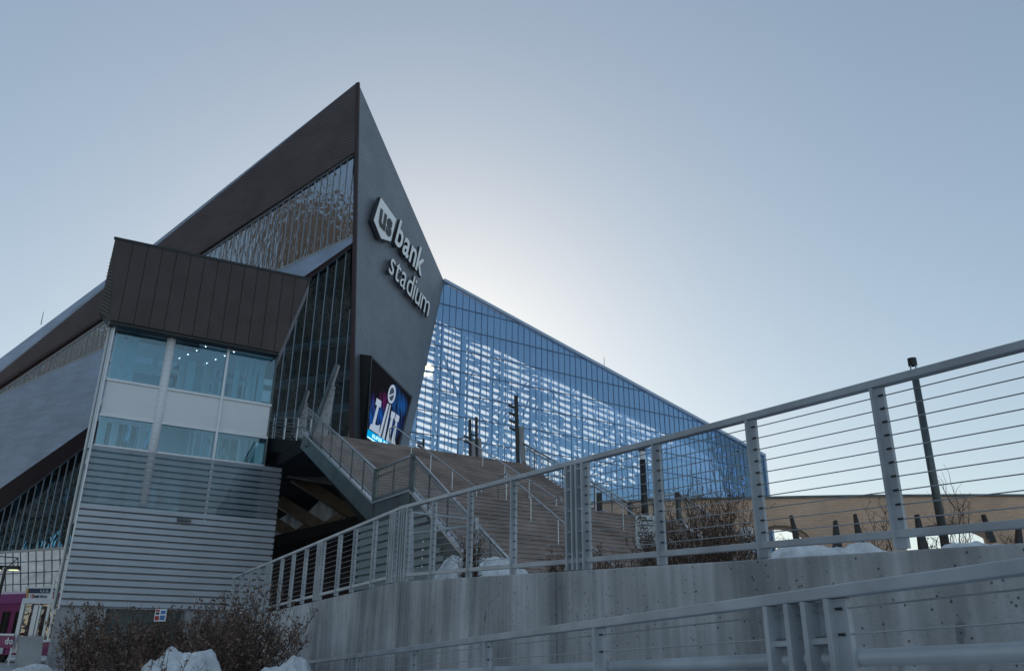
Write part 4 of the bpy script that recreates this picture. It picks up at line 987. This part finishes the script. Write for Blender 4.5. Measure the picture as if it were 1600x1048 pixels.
MB().beam(ps(41, 917.6), ps(92, 917.6), .16, .07).build('sign_trim', M['white'], shl)
word(shl, 'U.S. B', ps(64, 924.6, -.01), ps(86, 924.6, -.01), ps(64, 920.4, -.01), .73, Vec((0, -1, 0)), .01, .015, M['white'], M['white'])
word(shl, 'METRO', ps(54.5, 933.2, -.01), ps(73.5, 933.2, -.01), ps(54.8, 929.2, -.01), .73, Vec((0, -1, 0)), .02, .015, M['navy'], M['navy'])
m = MB(); c = ps(50.5, 931, -.02); m.tube([c, c + Vec((0, -.02, 0))], .085, n=16); m.build('logo', M['red'], shl)
MB().prism([c + Vec((-.06, -.03, .03)), c + Vec((.06, -.03, .03)), c + Vec((.018, -.03, 0)), c + Vec((.018, -.03, -.07)), c + Vec((-.018, -.03, -.07)), c + Vec((-.018, -.03, 0))], Vec((0, -.005, 0))).build('logo_mark', M['white'], shl)
pw_ = MB().prism([atY(x, y, 31) for x, y in ((33, 993), (68, 993), (60, 1075), (20, 1075))], V * 1.2).build('parapet', M['conc'], bevel=.02)
tag(pw_, 'stained concrete parapet block in front of the shelter', 'parapet')
# street lamp at the left edge
sl_ = thing('street_lamp', 'black twin arm street lamp at the left picture edge', 'street lamp', atY(0, 940, 34))
a = atY(-1, 960, 34); b = atY(9, 887, 34); MB().tube([Vec((b.x - .1, b.y, 0)), Vec((b.x, b.y, b.z))], .07, .06, 8).build('pole', M['black'], sl_)
MB().beam(atY(-12, 884, 34), atY(28, 885, 34), .06, .07).build('arm', M['black'], sl_); MB().beam(atY(9, 888, 34), atY(27, 872, 34), .03, .03).build('brace', M['black'], sl_); MB().beam(atY(-12, 868, 34), atY(29, 871, 34), .04, .04).build('brace', M['black'], sl_); MB().beam(atY(28, 884, 34), atY(28, 871, 34), .03, .03).build('brace', M['black'], sl_)
for x in (22, -6):
    p = atY(x, 886.5, 34); MB().beam(p - Vec((.2, 0, 0)), p + Vec((.2, 0, 0)), .24, .14).build('head', M['black'], sl_)
    MB().prism([p + Vec((-.15, -.09, -.075)), p + Vec((.15, -.09, -.075)), p + Vec((.15, .09, -.075)), p + Vec((-.15, .09, -.075))], ZV * -.03).build('lens', emis('lamp lens', (.8, .9, .5), .8), sl_)

# ================================================================== CITY BLOCKS seen mirrored in the street facade
def block(label, x, y, wx, wy, h, mt, rot, pitch=3.6):
    t = thing('office_tower', label, 'building', (x, y, 0), 'office towers mirrored in the street facade'); c = Vec((x, y, 0)); ax = az(90 - rot); ay = az(-rot)
    MB().box(c + ZV * h / 2, ax * wx / 2, ay * wy / 2, ZV * h / 2).build('core', M['stoned'], t)
    m = MB(); z = 2
    while z < h: m.box(c + ZV * z, ax * (wx / 2 + .5), ay * (wy / 2 + .5), ZV * pitch * .27); z += pitch
    m.build('floor_band', M[mt], t); m = MB()
    for i in range(int(wx / 4) + 1):
        for sg_ in (-1, 1): m.box(c + ax * (-wx / 2 + i * 4) + ay * sg_ * (wy / 2 + .3) + ZV * h / 2, ax * .7, ay * .5, ZV * h / 2)
    for i in range(int(wy / 4) + 1):
        for sg_ in (-1, 1): m.box(c + ay * (-wy / 2 + i * 4) + ax * sg_ * (wx / 2 + .3) + ZV * h / 2, ax * .5, ay * .7, ZV * h / 2)
    m.build('pier', M[mt], t)
block('tan stone office tower mirrored in the upper street glass', -150, 38, 44, 44, 127, 'stone', 20)
block('pale stone office tower mirrored at the left end of the glass', -205, 92, 40, 50, 92, 'stonew', 10)
block('dark slate office tower mirrored low in the street glass', -150, -40, 50, 40, 105, 'slateb', 30)
